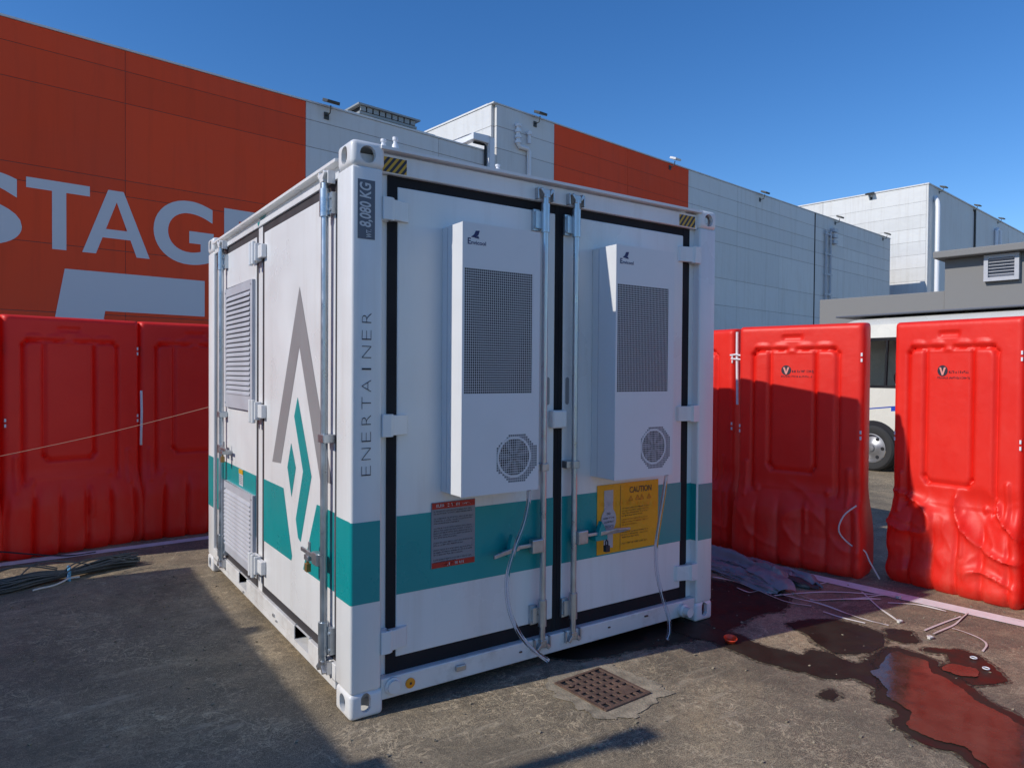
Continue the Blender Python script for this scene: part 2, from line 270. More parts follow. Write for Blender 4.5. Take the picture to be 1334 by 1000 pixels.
# ------------------------------------------------------------------ mesh helpers
def smooth(a, b, x):
    t = max(0., min(1., (x-a)/(b-a))); return t*t*(3-2*t)
class MB:
    def __init__(s): s.v = []; s.f = []
    def quad(s, a, b, c, d):
        i = len(s.v); s.v += [tuple(a), tuple(b), tuple(c), tuple(d)]; s.f.append((i,i+1,i+2,i+3)); return s
    def poly(s, pts):
        i = len(s.v); s.v += [tuple(p) for p in pts]; s.f.append(tuple(range(i, i+len(pts)))); return s
    def box(s, x0, x1, y0, y1, z0, z1):
        i = len(s.v)
        s.v += [(x0,y0,z0),(x1,y0,z0),(x1,y1,z0),(x0,y1,z0),(x0,y0,z1),(x1,y0,z1),(x1,y1,z1),(x0,y1,z1)]
        s.f += [tuple(i+k for k in q) for q in ((0,3,2,1),(4,5,6,7),(0,1,5,4),(1,2,6,5),(2,3,7,6),(3,0,4,7))]; return s
    def obox(s, c, ax, ay, az):      # oriented box: centre and three half-axis vectors
        c = Vector(c); ax = Vector(ax); ay = Vector(ay); az = Vector(az); i = len(s.v)
        for k in ((-1,-1,-1),(1,-1,-1),(1,1,-1),(-1,1,-1),(-1,-1,1),(1,-1,1),(1,1,1),(-1,1,1)):
            s.v.append(tuple(c+ax*k[0]+ay*k[1]+az*k[2]))
        s.f += [tuple(i+k for k in q) for q in ((0,3,2,1),(4,5,6,7),(0,1,5,4),(1,2,6,5),(2,3,7,6),(3,0,4,7))]; return s
    def prism(s, pts, off):          # pts: 3D polygon, extruded by off
        i = len(s.v); n = len(pts); off = Vector(off)
        s.v += [tuple(Vector(p)) for p in pts]+[tuple(Vector(p)+off) for p in pts]
        s.f.append(tuple(range(i+n-1, i-1, -1))); s.f.append(tuple(range(i+n, i+2*n)))
        for k in range(n): s.f.append((i+k, i+(k+1)%n, i+n+(k+1)%n, i+n+k))
        return s
    def tube(s, pts, r, n=10, cap=True):
        pts = [Vector(p) for p in pts]; rings = []
        up = None
        for k, p in enumerate(pts):
            d = (pts[min(k+1, len(pts)-1)]-pts[max(k-1, 0)]).normalized()
            if up is None:
                up = Vector((0,0,1)) if abs(d.z) < .9 else Vector((0,1,0))
            a = d.cross(up).normalized(); b = a.cross(d).normalized(); up = b
            rr = r[k] if isinstance(r, (list, tuple)) else r
            i = len(s.v); rings.append(i)
            for j in range(n):
                t = 2*PI*j/n; s.v.append(tuple(p+a*math.cos(t)*rr+b*math.sin(t)*rr))
        for k in range(len(rings)-1):
            for j in range(n):
                s.f.append((rings[k]+j, rings[k]+(j+1)%n, rings[k+1]+(j+1)%n, rings[k+1]+j))
        if cap:
            s.f.append(tuple(rings[0]+j for j in range(n-1,-1,-1))); s.f.append(tuple(rings[-1]+j for j in range(n)))
        return s
    def lathe(s, c, axis, prof, n=24):   # prof: list of (radius, height along axis)
        c = Vector(c); d = Vector(axis).normalized(); a = d.orthogonal().normalized(); b = d.cross(a); rings = []
        for r, h in prof:
            i = len(s.v); rings.append(i)
            for j in range(n):
                t = 2*PI*j/n; s.v.append(tuple(c+d*h+(a*math.cos(t)+b*math.sin(t))*r))
        for k in range(len(rings)-1):
            for j in range(n):
                s.f.append((rings[k]+j, rings[k]+(j+1)%n, rings[k+1]+(j+1)%n, rings[k+1]+j))
        return s
    def add(s, vs, fs):
        i = len(s.v); s.v += [tuple(v) for v in vs]; s.f += [tuple(i+k for k in q) for q in fs]; return s
    def mesh(s, name, m, sm=False, bev=0., seg=2, off=(0,0,0)):
        off = Vector(off)
        me = bpy.data.meshes.new(name); me.from_pydata([tuple(Vector(v)-off) for v in s.v], [], s.f)
        bm = bmesh.new(); bm.from_mesh(me)
        if bev:
            bmesh.ops.remove_doubles(bm, verts=bm.verts, dist=1e-5)
            es = [e for e in bm.edges if len(e.link_faces) == 2 and e.calc_face_angle(0) > .5]
            bmesh.ops.bevel(bm, geom=es, offset=bev, segments=seg, profile=.5, affect='EDGES', clamp_overlap=True)
        bmesh.ops.recalc_face_normals(bm, faces=bm.faces)
        for f in bm.faces: f.smooth = sm
        bm.to_mesh(me); bm.free()
        if m: me.materials.append(m)
        if sm:
            try: me.set_sharp_from_angle(angle=math.radians(38))
            except Exception: pass
        return me
    def build(s, name, m, parent=None, sm=False, bev=0., seg=2, off=None, loc=None):
        if off is None: off = root_off(parent) if parent else (loc or (0,0,0))
        o = bpy.data.objects.new(name, s.mesh(name, m, sm, bev, seg, off)); C.objects.link(o)
        if parent: o.parent = parent
        elif loc: o.location = loc
        return o
OFF = {}
def root_off(p):
    while p.parent: p = p.parent
    return OFF.get(p.name, (0,0,0))
def tag(o, label=None, cat=None, group=None, kind=None):
    if label: o['label'] = label
    if cat: o['category'] = cat
    if group: o['group'] = group
    if kind: o['kind'] = kind
    return o
def thing(name, label, cat, loc=(0,0,0), rz=0., group=None, local=False):
    o = bpy.data.objects.new(name, None); C.objects.link(o); o.location = loc; o.rotation_euler = (0,0,rz)
    o.empty_display_size = .2
    if not local: OFF[o.name] = Vector(loc)
    return tag(o, label, cat, group)
def dup(root, loc, rz, label):
    r = root.copy(); C.objects.link(r); r.location = loc; r.rotation_euler = (0,0,rz); r['label'] = label
    for ch in list(root.children):
        c = ch.copy(); C.objects.link(c); c.parent = r
        for g in list(ch.children):
            d = g.copy(); C.objects.link(d); d.parent = c
    return r
def inst(o, parent, dloc):
    c = o.copy(); C.objects.link(c); c.parent = parent; c.location = Vector(o.location)+Vector(dloc); return c
def text_geo(txt, bold=0., extrude=0., shear=0., res=4):
    cu = bpy.data.curves.new('t', 'FONT'); cu.body = txt; cu.offset = bold; cu.resolution_u = res; cu.shear = shear
    o = bpy.data.objects.new('t', cu); C.objects.link(o); bpy.context.view_layer.update()
    dg = bpy.context.evaluated_depsgraph_get(); me = bpy.data.meshes.new_from_object(o.evaluated_get(dg))
    vs = [v.co.copy() for v in me.vertices]; fs = [tuple(p.vertices) for p in me.polygons]
    bpy.data.objects.remove(o); bpy.data.curves.remove(cu); bpy.data.meshes.remove(me)
    return vs, fs
def text_box(mb, txt, fn, u0, u1, v0, v1, bold=0., shear=0., res=4):
    """text fitted to a (u,v) rectangle, mapped to 3D by fn"""
    vs, fs = text_geo(txt, bold, shear=shear, res=res)
    xs = [v.x for v in vs]; ys = [v.y for v in vs]; a, b, c, d = min(xs), max(xs), min(ys), max(ys)
    mb.add([fn(u0+(v.x-a)/(b-a)*(u1-u0), v0+(v.y-c)/(d-c)*(v1-v0)) for v in vs], fs)
def scribble(mb, fn, u0, u1, v, h, fill=.95):
    """a printed line too small to read: strokes the size of its letters"""
    u = u0; end = u0+(u1-u0)*fill
    while u < end:
        n = random.randint(2, 8)
        for k in range(n):
            if u > end: break
            wd = h*.55
            for q in range(random.randint(2, 3)):
                if random.random() < .5:
                    a = u+random.choice((0,.5,1))*wd*.7; mb.quad(fn(a,v), fn(a+wd*.28,v), fn(a+wd*.28,v+h), fn(a,v+h))
                else:
                    b = v+random.choice((0,.4,.78))*h; mb.quad(fn(u,b), fn(u+wd,b), fn(u+wd,b+h*.22), fn(u,b+h*.22))
            u += wd*1.35
        u += h*.5
def spline(pts, n=8):
    P = [Vector(p) for p in pts]; out = []
    for i in range(len(P)-1):
        p0 = P[max(i-1,0)]; p1 = P[i]; p2 = P[i+1]; p3 = P[min(i+2,len(P)-1)]
        for k in range(n):
            t = k/n
            out.append(.5*((2*p1)+(p2-p0)*t+(2*p0-5*p1+4*p2-p3)*t*t+(3*p1-p0-3*p2+p3)*t**3))
    out.append(P[-1]); return out

# ------------------------------------------------------------------ the yard
g = MB()
R = 400.; n = 40
g.box(-R, R, -R, R, -.5, 0)
tag(g.build('ground', M['ground']), kind='structure')

ebx, eby = .9922, .1247             # direction of the studio wall in plan
def line_sheet(name, pts, z, m):
    b = MB(); b.poly([(x,y,z) for x,y in pts]); o = b.build(name, m); tag(o, kind='structure'); return o
line_sheet('painted_line', [(-7.0,3.57),(1.9,4.07),(1.893,4.20),(-7.007,3.70)], .004, M['line'])
line_sheet('painted_line', [(3.55,1.6),(3.69,1.62),(4.27,-2.6),(4.13,-2.62)], .004, M['line'])
def blob(pts, k=10, jit=.012, seed=0):
    P = [Vector((x,y,0)) for x,y in pts]; n = len(P); out = []
    for i in range(n):
        p0,p1,p2,p3 = P[i-1],P[i],P[(i+1)%n],P[(i+2)%n]
        for q in range(k):
            t = q/k
            v = .5*((2*p1)+(p2-p0)*t+(2*p0-5*p1+4*p2-p3)*t*t+(3*p1-p0-3*p2+p3)*t**3)
            w_ = noise.noise(Vector((v.x*14+seed, v.y*14, seed)))*jit+noise.noise(Vector((v.x*45+seed, v.y*45, seed)))*jit*.5+noise.noise(Vector((v.x*130, v.y*130, seed)))*jit*.3
            out.append((v.x+w_, v.y+noise.noise(Vector((v.x*14, v.y*14+seed, 5)))*jit))
    return out
def damp_and_shade_edge(pts, z):
    # a half-dried margin, also the rim of the painted shade sheet: the outline pushed outwards by an uneven two to four centimetres
    n = len(pts); out = []
    area = sum(pts[i][0]*pts[(i+1)%n][1]-pts[(i+1)%n][0]*pts[i][1] for i in range(n)); sg = 1 if area > 0 else -1
    for i in range(n):
        a = Vector(pts[i-4]); c = Vector(pts[(i+4)%n]); d = (c-a)
        if d.length < 1e-6: d = Vector((1,0))
        d.normalize(); nn = Vector((d.y,-d.x))*sg; w_ = .018+.022*abs(noise.noise(Vector((pts[i][0]*9,pts[i][1]*9,2))))*1.6
        out.append((pts[i][0]+nn.x*w_, pts[i][1]+nn.y*w_))
    b = MB(); k = len(b.v)
    for i in range(n):
        p0, p1, q0, q1 = pts[i], pts[(i+1)%n], out[i], out[(i+1)%n]
        b.quad((p0[0],p0[1],z),(p1[0],p1[1],z),(q1[0],q1[1],z),(q0[0],q0[1],z))
    DAMP_Z[0] += .00007
    o = b.build('damp_and_shade_margin', M['damp'], off=(0,0,-DAMP_Z[0])); tag(o, kind='structure')
DAMP_Z = [0]
def sheet(name, pts, z, m, kind='structure', jit=.018, damp=False):
    b = MB(); pts = blob(pts, 16, jit)
    bm = bmesh.new(); vs = [bm.verts.new((x,y,z)) for x,y in pts]
    es = [bm.edges.new((vs[i], vs[(i+1)%len(vs)])) for i in range(len(vs))]
    bmesh.ops.triangle_fill(bm, edges=es, use_beauty=True)
    if damp: damp_and_shade_edge(pts, z-.0015)
    me = bpy.data.meshes.new(name)
    bmesh.ops.recalc_face_normals(bm, faces=bm.faces)
    if bm.faces and sum(f.normal.z for f in bm.faces) < 0: bmesh.ops.reverse_faces(bm, faces=bm.faces)
    bm.to_mesh(me); bm.free(); me.materials.append(m)
    o = bpy.data.objects.new(name, me); C.objects.link(o); return tag(o, kind=kind)
sheet('wet_and_shade_ground', [(2.10,.10),(2.27,.02),(2.30,-.15),(2.33,-.31),(2.3,-.48),(2.35,-.59),(2.38,-.67),(2.48,-.67),(2.53,-.75),(2.51,-.85),(2.54,-.92),(2.66,-.90),(2.88,-.90),(2.60,-1.13),(2.19,-1.22),(2.28,-1.14),(2.32,-1.06),(2.33,-1.0),(2.26,-.97),(2.2,-.91),(2.16,-.78),(2.11,-.65),(2.1,-.54),(2.11,-.33),(2.06,-.1)], .004, M['wet'], damp=True)
sheet('wet_and_shade_ground', [(1.15,.25),(1.3,-.03),(1.7,-.12),(2.0,-.18),(2.35,-.20),(2.7,-.13),(2.95,-.16),(3.2,-.02),(3.28,.25),(3.12,.55),(3.2,.9),(2.9,1.2),(2.5,1.1),(2.3,.5),(1.7,.4)], .0025, M['wet'], damp=True)  # this sheet is shade painted into the container's shadow and front strip, not water
sheet('wet_and_shade_ground', [(2.74,-.34),(2.91,-.37),(3.01,-.42),(3.09,-.55),(3.09,-.72),(3.01,-.8),(2.87,-.86),(2.68,-.85),(2.56,-.77),(2.58,-.66),(2.67,-.52)], .004, M['wet'], damp=True)
sheet('wet_and_shade_ground', [(3.13,-.75),(3.22,-.76),(3.25,-.83),(3.18,-.91),(3.11,-.94),(3.04,-.9),(3.03,-.83)], .004, M['wet'], damp=True)
sheet('wet_and_shade_ground', [(3.05,-1.0),(3.13,-1.08),(3.21,-1.17),(3.13,-1.3),(3.03,-1.40),(2.95,-1.45),(2.86,-1.44),(2.77,-1.38),(2.76,-1.27),(2.84,-1.19),(2.95,-1.19),(3.07,-1.11),(3.01,-1.05)], .004, M['wet'], damp=True)
sheet('wet_and_shade_ground', [(2.01,-1.01),(2.09,-1.01),(2.08,-1.06),(2.01,-1.08),(1.99,-1.04)], .004, M['wet'], damp=True)
sheet('wet_and_shade_ground', [(2.9,-.90),(2.93,-1.03),(2.92,-1.13),(2.80,-1.22),(2.76,-1.34),(2.66,-1.46),(2.60,-1.56),(2.54,-1.72),(2.42,-1.9),(2.1,-2.2),(1.76,-2.05),(1.76,-1.9),(1.91,-1.74),(1.99,-1.63),(1.95,-1.54),(1.97,-1.44),(2.01,-1.36),(2.12,-1.33),(2.16,-1.28),(2.18,-1.2),(2.4,-1.1),(2.6,-.97)], .0055, M['wet'], damp=True)
sheet('puddle', [(2.84,-.94),(2.85,-1.01),(2.86,-1.09),(2.82,-1.14),(2.73,-1.19),(2.71,-1.28),(2.65,-1.37),(2.57,-1.46),(2.53,-1.56),(2.47,-1.69),(2.39,-1.84),(2.1,-2.1),(1.85,-1.98),(1.85,-1.9),(1.98,-1.73),(2.06,-1.63),(2.01,-1.54),(2.03,-1.46),(2.06,-1.39),(2.17,-1.36),(2.22,-1.29),(2.25,-1.21),(2.36,-1.14),(2.42,-1.07),(2.47,-1.02),(2.6,-1.0)], .009, M['water'])
sheet('puddle', [(2.86,-1.20),(2.93,-1.205),(2.955,-1.25),(2.96,-1.31),(2.90,-1.35),(2.83,-1.335),(2.80,-1.28),(2.81,-1.22)], .009, M['water'])
M['patch'] = mat('pale_concrete_patch', (.34,.285,.205), .85, var=.45, vscale=13, dirt=(.16,.14,.11), dirt_amt=1.0, dirt_scale=11, bump=.5, bscale=90)
sheet('concrete_patch', [(.95,-.18),(1.04,-.13),(1.2,-.12),(1.36,-.12),(1.40,-.3),(1.44,-.56),(1.3,-.61),(1.1,-.66),(.96,-.60),(.93,-.4)], .004, M['patch'], jit=.05)

# ------------------------------------------------------------------ studio building
# local frame of the buildings: x along the long wall, y away from the yard
BANG = math.atan2(eby, ebx)
cg = Vector((CAM.x, CAM.y, 0)); nrm = Vector((-eby, ebx, 0)); evec = Vector((ebx, eby, 0))
B0 = cg+nrm*15.0
studio = thing('studio_building', 'long studio hall with orange and white panelled wall reading STAGE', 'building', B0, BANG, local=True)
studio.rotation_euler = (0,0,BANG)
JL = [0, 1.3, 2.6, 3.83, 4.88, 5.18, 6.65, 7.26, 7.65]
JR = [0, 1.3, 2.6, 4.25, 5.3, 6.68, 7.26, 7.84, 8.45, 9.05]
COLS_L = [(-11.2,-7.5,'o'),(-7.5,-3.84,'o'),(-3.84,-.2,'o'),(-.2,3.44,'o'),(3.44,7.10,'o'),(7.10,10.77,'w'),(10.77,12.745,'w')]
COLS_R = [(12.745,15.03,'w'),(15.03,18.5,'o'),(18.5,22.01,'o'),(22.01,25.4,'w'),(25.4,28.8,'w'),(28.8,32.10,'w'),(32.20,35.2,'w'),(35.2,38.2,'w'),(38.2,41.15,'w')]
def wall_panels(cols, js, parent, y=0.):
    for (a,b,c) in cols:
        for k in range(len(js)-1):
            m_ = MB().box(a+.004, b-.004, y, y+.1, js[k]+.005, js[k+1]-.005)
            m_.build('wall_panel', M['orange_wall'] if c == 'o' else M['white_wall'], parent, bev=.004, seg=1, off=(0,0,0))
wall_panels(COLS_L, JL, studio); wall_panels(COLS_R, JR, studio)
MB().box(-11.2, 12.74, .012, 14, 0, 7.64).box(12.76, 41.14, .012, 14, 0, 9.04).build('wall_core', M['joint'], studio, off=(0,0,0))
# sunlit end wall of the taller block, in panels that step with the same joints
for k in range(len(JR)-1):
    if JR[k+1] < 7.3: continue
    MB().box(12.645, 12.745, .11, 4.0, max(JR[k],7.0)+.005, JR[k+1]-.005).build('wall_panel', M['white_wall'], studio, bev=.004, seg=1, off=(0,0,0))
    MB().box(12.645, 12.745, 4.01, 9.0, max(JR[k],7.0)+.005, JR[k+1]-.005).build('wall_panel', M['white_wall'], studio, bev=.004, seg=1, off=(0,0,0))
# copings
MB().box(-11.2, 12.64, -.02, .22, 7.652, 7.69).build('coping', M['white_wall'], studio, off=(0,0,0))
MB().box(12.62, 41.17, -.02, .22, 9.052, 9.09).build('coping', M['white_wall'], studio, off=(0,0,0))
MB().box(12.62, 12.80, .23, 13.9, 9.052, 9.10).build('coping', M['white_wall'], studio, off=(0,0,0))
# dark movement joint with its cover strip
MB().box(32.115, 32.185, -.01, .05, 0, 9.04).build('movement_joint', M['dark'], studio, off=(0,0,0))
# painted lettering
fw = lambda u, v: (u, -.006, v)
lt = MB()
for ch, a, b in (('S',.66,1.80),('G',3.934,5.08),('E',5.293,6.20)):
    lo, hi = (3.73,4.96) if ch in 'TAE' else (3.705,4.985)
    text_box(lt, ch, fw, a, b, lo, hi, bold=.028, res=10)
lt.poly([fw(*q) for q in ((1.864,4.775),(2.25,4.775),(2.25,3.735),(2.47,3.735),(2.47,4.775),(2.845,4.775),(2.845,4.96),(1.864,4.96))])
lt.poly([fw(*q) for q in ((2.719,3.735),(2.942,3.735),(3.29,4.74),(3.29,4.955),(3.148,4.955))])
lt.poly([fw(*q) for q in ((3.864,3.735),(3.408,4.955),(3.29,4.955),(3.29,4.74),(3.632,3.735))])
lt.poly([fw(*q) for q in ((3.050,4.05),(3.526,4.05),(3.470,4.215),(3.107,4.215))])
lt.build('stage_lettering', M['white_letter'], studio, off=(0,0,0))
five = MB().poly([fw(*q) for q in ((2.443,3.40),(2.289,2.50),(2.10,1.45),(2.72,1.45),(3.067,2.51),(3.093,2.67),(4.90,2.67),(4.90,3.40))])
five.poly([fw(*q) for q in ((3.071,2.52),(2.95,2.15),(3.7,2.3),(4.5,2.05),(4.9,1.5),(4.9,.9),(4.4,.3),(3.5,.1),(2.5,.3),(2.4,.95),(3.3,.75),(3.9,.95),(4.15,1.3),(3.9,1.6),(3.4,1.7),(2.75,1.46))])
five.build('stage_number', M['white_letter'], studio, off=(0,0,0))
# roof upstand with dark louvred unit on the low roof
MB().box(8.30, 10.88, .3, 2.2, 7.60, 7.84).build('roof_upstand', M['white_wall'], studio, bev=.01, off=(0,0,0))
ru = MB().box(8.62, 10.28, .28, 2.1, 7.842, 7.90).box(8.55, 10.34, .2, 2.2, 8.03, 8.07).build('roof_vent', M['roof_grey'], studio, off=(0,0,0))
for k in range(9):
    MB().box(8.64+k*.18, 8.78+k*.18, .26, .30, 7.91, 8.02).build('vent_slat', M['roof_grey'], ru, off=(0,0,0))
MB().box(8.66, 10.24, .31, 2.0, 7.90, 8.03).build('vent_core', M['dark'], ru, off=(0,0,0))
# boxed duct that climbs over the low parapet beside the tall block
du = MB().box(12.36,12.56,-.16,.05,5.2,8.02).box(11.8,12.36,-.16,.10,7.83,8.02).box(11.8,11.98,.10,2.4,7.83,8.02)
du.build('boxed_duct', M['white_pipe'], studio, bev=.02, off=(0,0,0))
MB().tube([(12.31,-.05,5.2),(12.31,-.05,7.78),(12.25,-.05,7.80),(11.9,-.05,7.79)], .035, 8).build('black_cable', M['black_cord'], studio, off=(0,0,0))
# wall pipes
MB().tube([(13.50,-.07,8.62),(13.50,-.07,8.10),(13.56,-.07,8.03),(13.86,-.07,8.03),(13.93,-.07,7.96),(13.93,-.07,4.0)], .065, 10).build('vent_pipe', M['white_pipe'], studio, sm=True, off=(0,0,0))
for z in (8.62, 8.46, 8.30, 8.15): MB().lathe((13.50,-.07,z-.04), (0,0,1), [(.0,0),(.095,0),(.095,.07),(0,.07)], 12).build('pipe_fitting', M['white_pipe'], studio, sm=True, off=(0,0,0))
q = MB()
q.tube([(13.93,-.07,8.2),(13.93,-.07,8.55)], .05, 8).lathe((13.93,-.07,8.44),(0,0,1),[(0,0),(.08,0),(.08,.09),(0,.09)],12)
q.build('pipe_fitting', M['white_pipe'], studio, sm=True, off=(0,0,0))
for s_ in (33.15, 33.62):
    MB().tube([(s_,-.08,0),(s_,-.08,8.42)], .055, 8).build('conduit', M['louvre'], studio, sm=True, off=(0,0,0))
q = MB()
for k in range(9): q.box(33.0,33.8,-.12,-.1,.6+k*.95,.66+k*.95)
for k in range(3): q.box(33.75,34.15,-.2,-.03,7.85+k*.28,8.02+k*.28)
q.build('conduit_bracket', M['louvre'], studio, off=(0,0,0))

def floodlight(s_, z, parentloc, label, dark=True, sc=.72):
    p = parentloc+evec*s_
    t = thing('floodlight', label, 'floodlight', (p.x, p.y, z), BANG, 'floodlights along the studio parapets', local=True)
    MB().tube([(0,.02,-.18),(0,-.16,-.16),(0,-.2,.0)], .022*sc, 8).box(-.06,.06,.0,.04,-.26,-.1).build('bracket', M['dark_metal'], t, off=(0,0,0))
    h = MB().obox((0,-.22,.08),(.22*sc,0,0),(0,.17*sc,.05),(0,-.012,.035))
    h.build('lamp_head', M['dark_metal'] if dark else M['white_clean'], t, bev=.012, off=(0,0,0))
    MB().obox((0,-.225,.04),(.19*sc,0,0),(0,.14*sc,.041),(0,-.001,.004)).build('lens', M['louvre'], t, off=(0,0,0))
    return t
FW = B0-nrm*.02
floodlight(7.60, 7.62, FW, 'dark floodlight on the low white parapet right beside the big orange STAGE wall')
floodlight(14.22, 9.02, FW, 'dark floodlight on the white tall block just left of the small orange panel')
floodlight(20.85, 9.08, FW, 'pale dome-like floodlight on top of the small orange wall panel', dark=False, sc=.75)
floodlight(27.13, 9.0, FW, 'dark floodlight on the grey-white parapet above the container right corner')
floodlight(34.25, 9.08, FW, 'dark floodlight on the parapet just right of the dark wall joint and conduits')
floodlight(40.1, 9.08, FW, 'dark floodlight at the far right end of the long white parapet')

# far hall with one sunlit and one shaded wall
far = thing('far_hall', 'tall white hall behind, sunlit end wall and shaded long wall', 'building', cg+evec*44.15+nrm*14.1, BANG, local=True)
FJ = [0,1.3,2.6,3.9,5.2,6.2,7.0,7.75,8.5,9.25,10.0,10.75,11.5,12.42]
for k in range(len(FJ)-1):
    MB().box(0,.1,.11,6.0,FJ[k]+.006,FJ[k+1]-.006).build('wall_panel', M['white_wall'], far, off=(0,0,0))
    MB().box(0,.1,6.02,12.0,FJ[k]+.006,FJ[k+1]-.006).build('wall_panel', M['white_wall'], far, off=(0,0,0))
for a,b in ((0,8.4),(8.44,16.5),(16.54,30)):
    MB().box(a,b,0,.1,.01,6.0).build('wall_panel', M['white_wall'], far, off=(0,0,0))
    MB().box(a,b,0,.1,6.02,12.42).build('wall_panel', M['white_wall'], far, off=(0,0,0))
MB().box(.02,29.98,.02,11.98,0,12.40).build('wall_core', M['joint'], far, off=(0,0,0))
MB().box(-.04,30.04,-.04,.2,12.43,12.50).box(-.04,.2,.21,12.04,12.43,12.50).build('coping', M['white_wall'], far, off=(0,0,0))
MB().tube([(.62,-.30,0),(.62,-.30,11.2),(.72,-.24,11.5),(1.05,-.02,11.85)], .13, 10).build('downpipe', M['white_pipe'], far, sm=True, off=(0,0,0))
MB().tube([(8.42,-.06,0),(8.42,-.06,12.3)], .06, 8).build('conduit', M['dark_metal'], far, off=(0,0,0))
MB().tube([(13.0,-.12,8),(13.0,-.12,11.6),(13.3,-.12,11.75)], .12, 8).tube([(13.9,-.12,8),(13.9,-.12,11.75)], .12, 8).build('downpipe', M['white_pipe'], far, sm=True, off=(0,0,0))
FF = cg+nrm*14.08
floodlight(45.9, 12.45, FF, 'dark floodlight on the far hall parapet nearest its sunlit corner', sc=.95)
floodlight(52.4, 12.45, FF, 'dark floodlight on the far hall parapet above the thin dark conduit', sc=.95)
floodlight(57.9, 12.45, FF, 'dark floodlight on the far hall parapet above the twin white pipes', sc=.95)
t = floodlight(0, 12.35, cg+evec*44.12+nrm*17.2, 'grey floodlight on the sunlit end wall of the far hall', sc=.95)
t.rotation_euler[2] = BANG-PI/2

# low grey building with canopy and louvre, behind the bus
low = thing('low_building', 'low grey rendered building with flat canopy and louvre window', 'building', cg+evec*18+nrm*8.25, BANG, local=True)
MB().box(0,6,-2.87,0,0,3.50).build('parapet_wall', M['grey_wall'], low, bev=.015, off=(0,0,0))
ub = [(-.06,-2.87),( -.06,-9.0)]
MB().box(-.04,6,-9.0,-2.872,0,4.20).build('upper_block', M['grey_wall'], low, bev=.015, off=(0,0,0))
MB().box(-.36,6.2,-9.4,-2.72,4.205,4.36).build('canopy', M['grey_wall'], low, bev=.02, off=(0,0,0))
wf = MB().box(-.16,-.042,-4.30,-4.22,3.62,4.19).box(-.16,-.042,-3.74,-3.66,3.62,4.19).box(-.16,-.042,-4.22,-3.74,4.11,4.19).box(-.16,-.042,-4.22,-3.74,3.62,3.70)
wf = wf.build('louvre_window', M['louvre'], low, off=(0,0,0))
for k in range(6):
    MB().obox((-.10,-3.98,3.735+k*.067),(.035,0,-.025),(0,.238,0),(.003,0,.006)).build('slat', M['louvre'], wf, off=(0,0,0))
MB().box(-.05,-.041,-4.22,-3.74,3.70,4.11).build('backing', M['dark'], wf, off=(0,0,0))

# ------------------------------------------------------------------ the battery container
Wd, Ln, Ht = 2.438, 2.991, 2.591
K = thing('battery_container', 'white ten foot power container with teal stripe and two air conditioners', 'container', (Wd/2, Ln/2, 0))
YD = .045                       # plane of the front door leaves
XD = .02                        # plane of the side door leaves

def casting(sx, sy, top):
    """corner casting for one corner: a rounded hollow block with an oval hole on both outer faces"""
    h0, h1 = (2.473, 2.591) if top else (0, .118)
    b = MB().box(0,.162,0,.178,h0,h1)
    me = b.mesh('corner_casting', M['white'], False, bev=.026 if top else .02, seg=4)
    o = bpy.data.objects.new('tmp', me); C.objects.link(o)
    zc = (h0+h1)/2
    cuts = [MB().box(.022,.15,.022,.165,h0+.012,h1-.012)]
    if top:
        fr = [(.077+.038*math.cos(a), -.1, zc-.003+.038*math.sin(a)) for a in [2*PI*i/24 for i in range(24)]]
    else:
        fr = [(.077+.024*math.cos(a), -.1, zc+.012+math.copysign(.018,math.sin(a))+.024*math.sin(a)) for a in [2*PI*(i+.5)/24 for i in range(24)]]
    cuts.append(MB().prism(fr, (0,.16,0)))
    sd_ = [(-.1, .089+.034*math.cos(a), zc+math.copysign(.010,math.sin(a))+.030*math.sin(a)) for a in [2*PI*(i+.5)/24 for i in range(24)]]
    cuts.append(MB().prism(sd_, (.16,0,0)))
    tmp = []
    for c in cuts:
        co = bpy.data.objects.new('cut', c.mesh('cut', M['white'])); C.objects.link(co); tmp.append(co)
        md = o.modifiers.new('b', 'BOOLEAN'); md.operation = 'DIFFERENCE'; md.solver = 'EXACT'; md.object = co
    bpy.context.view_layer.update()
    dg = bpy.context.evaluated_depsgraph_get(); r = bpy.data.meshes.new_from_object(o.evaluated_get(dg))
    vs = [v.co.copy() for v in r.vertices]; fs = [tuple(p.vertices) for p in r.polygons]
    for x in tmp+[o]: bpy.data.objects.remove(x)
    out = MB(); out.add([((Wd-v.x) if sx else v.x, (Ln-v.y) if sy else v.y, v.z) for v in vs], fs)
    return out
CAST = {}
for sx in (0,1):
    for sy in (0,1):
        x0, x1 = (.004,.152) if not sx else (Wd-.152, Wd-.004)
        y0, y1 = (.004,.190) if not sy else (Ln-.190, Ln-.004)
        po = MB().box(x0,x1,y0,y1,.116,2.475).build('corner_post', M['white'], K, bev=.012, seg=3, sm=True)
        for top in (0,1):
            casting(sx,sy,top).build('corner_casting', M['white'], po, sm=True)
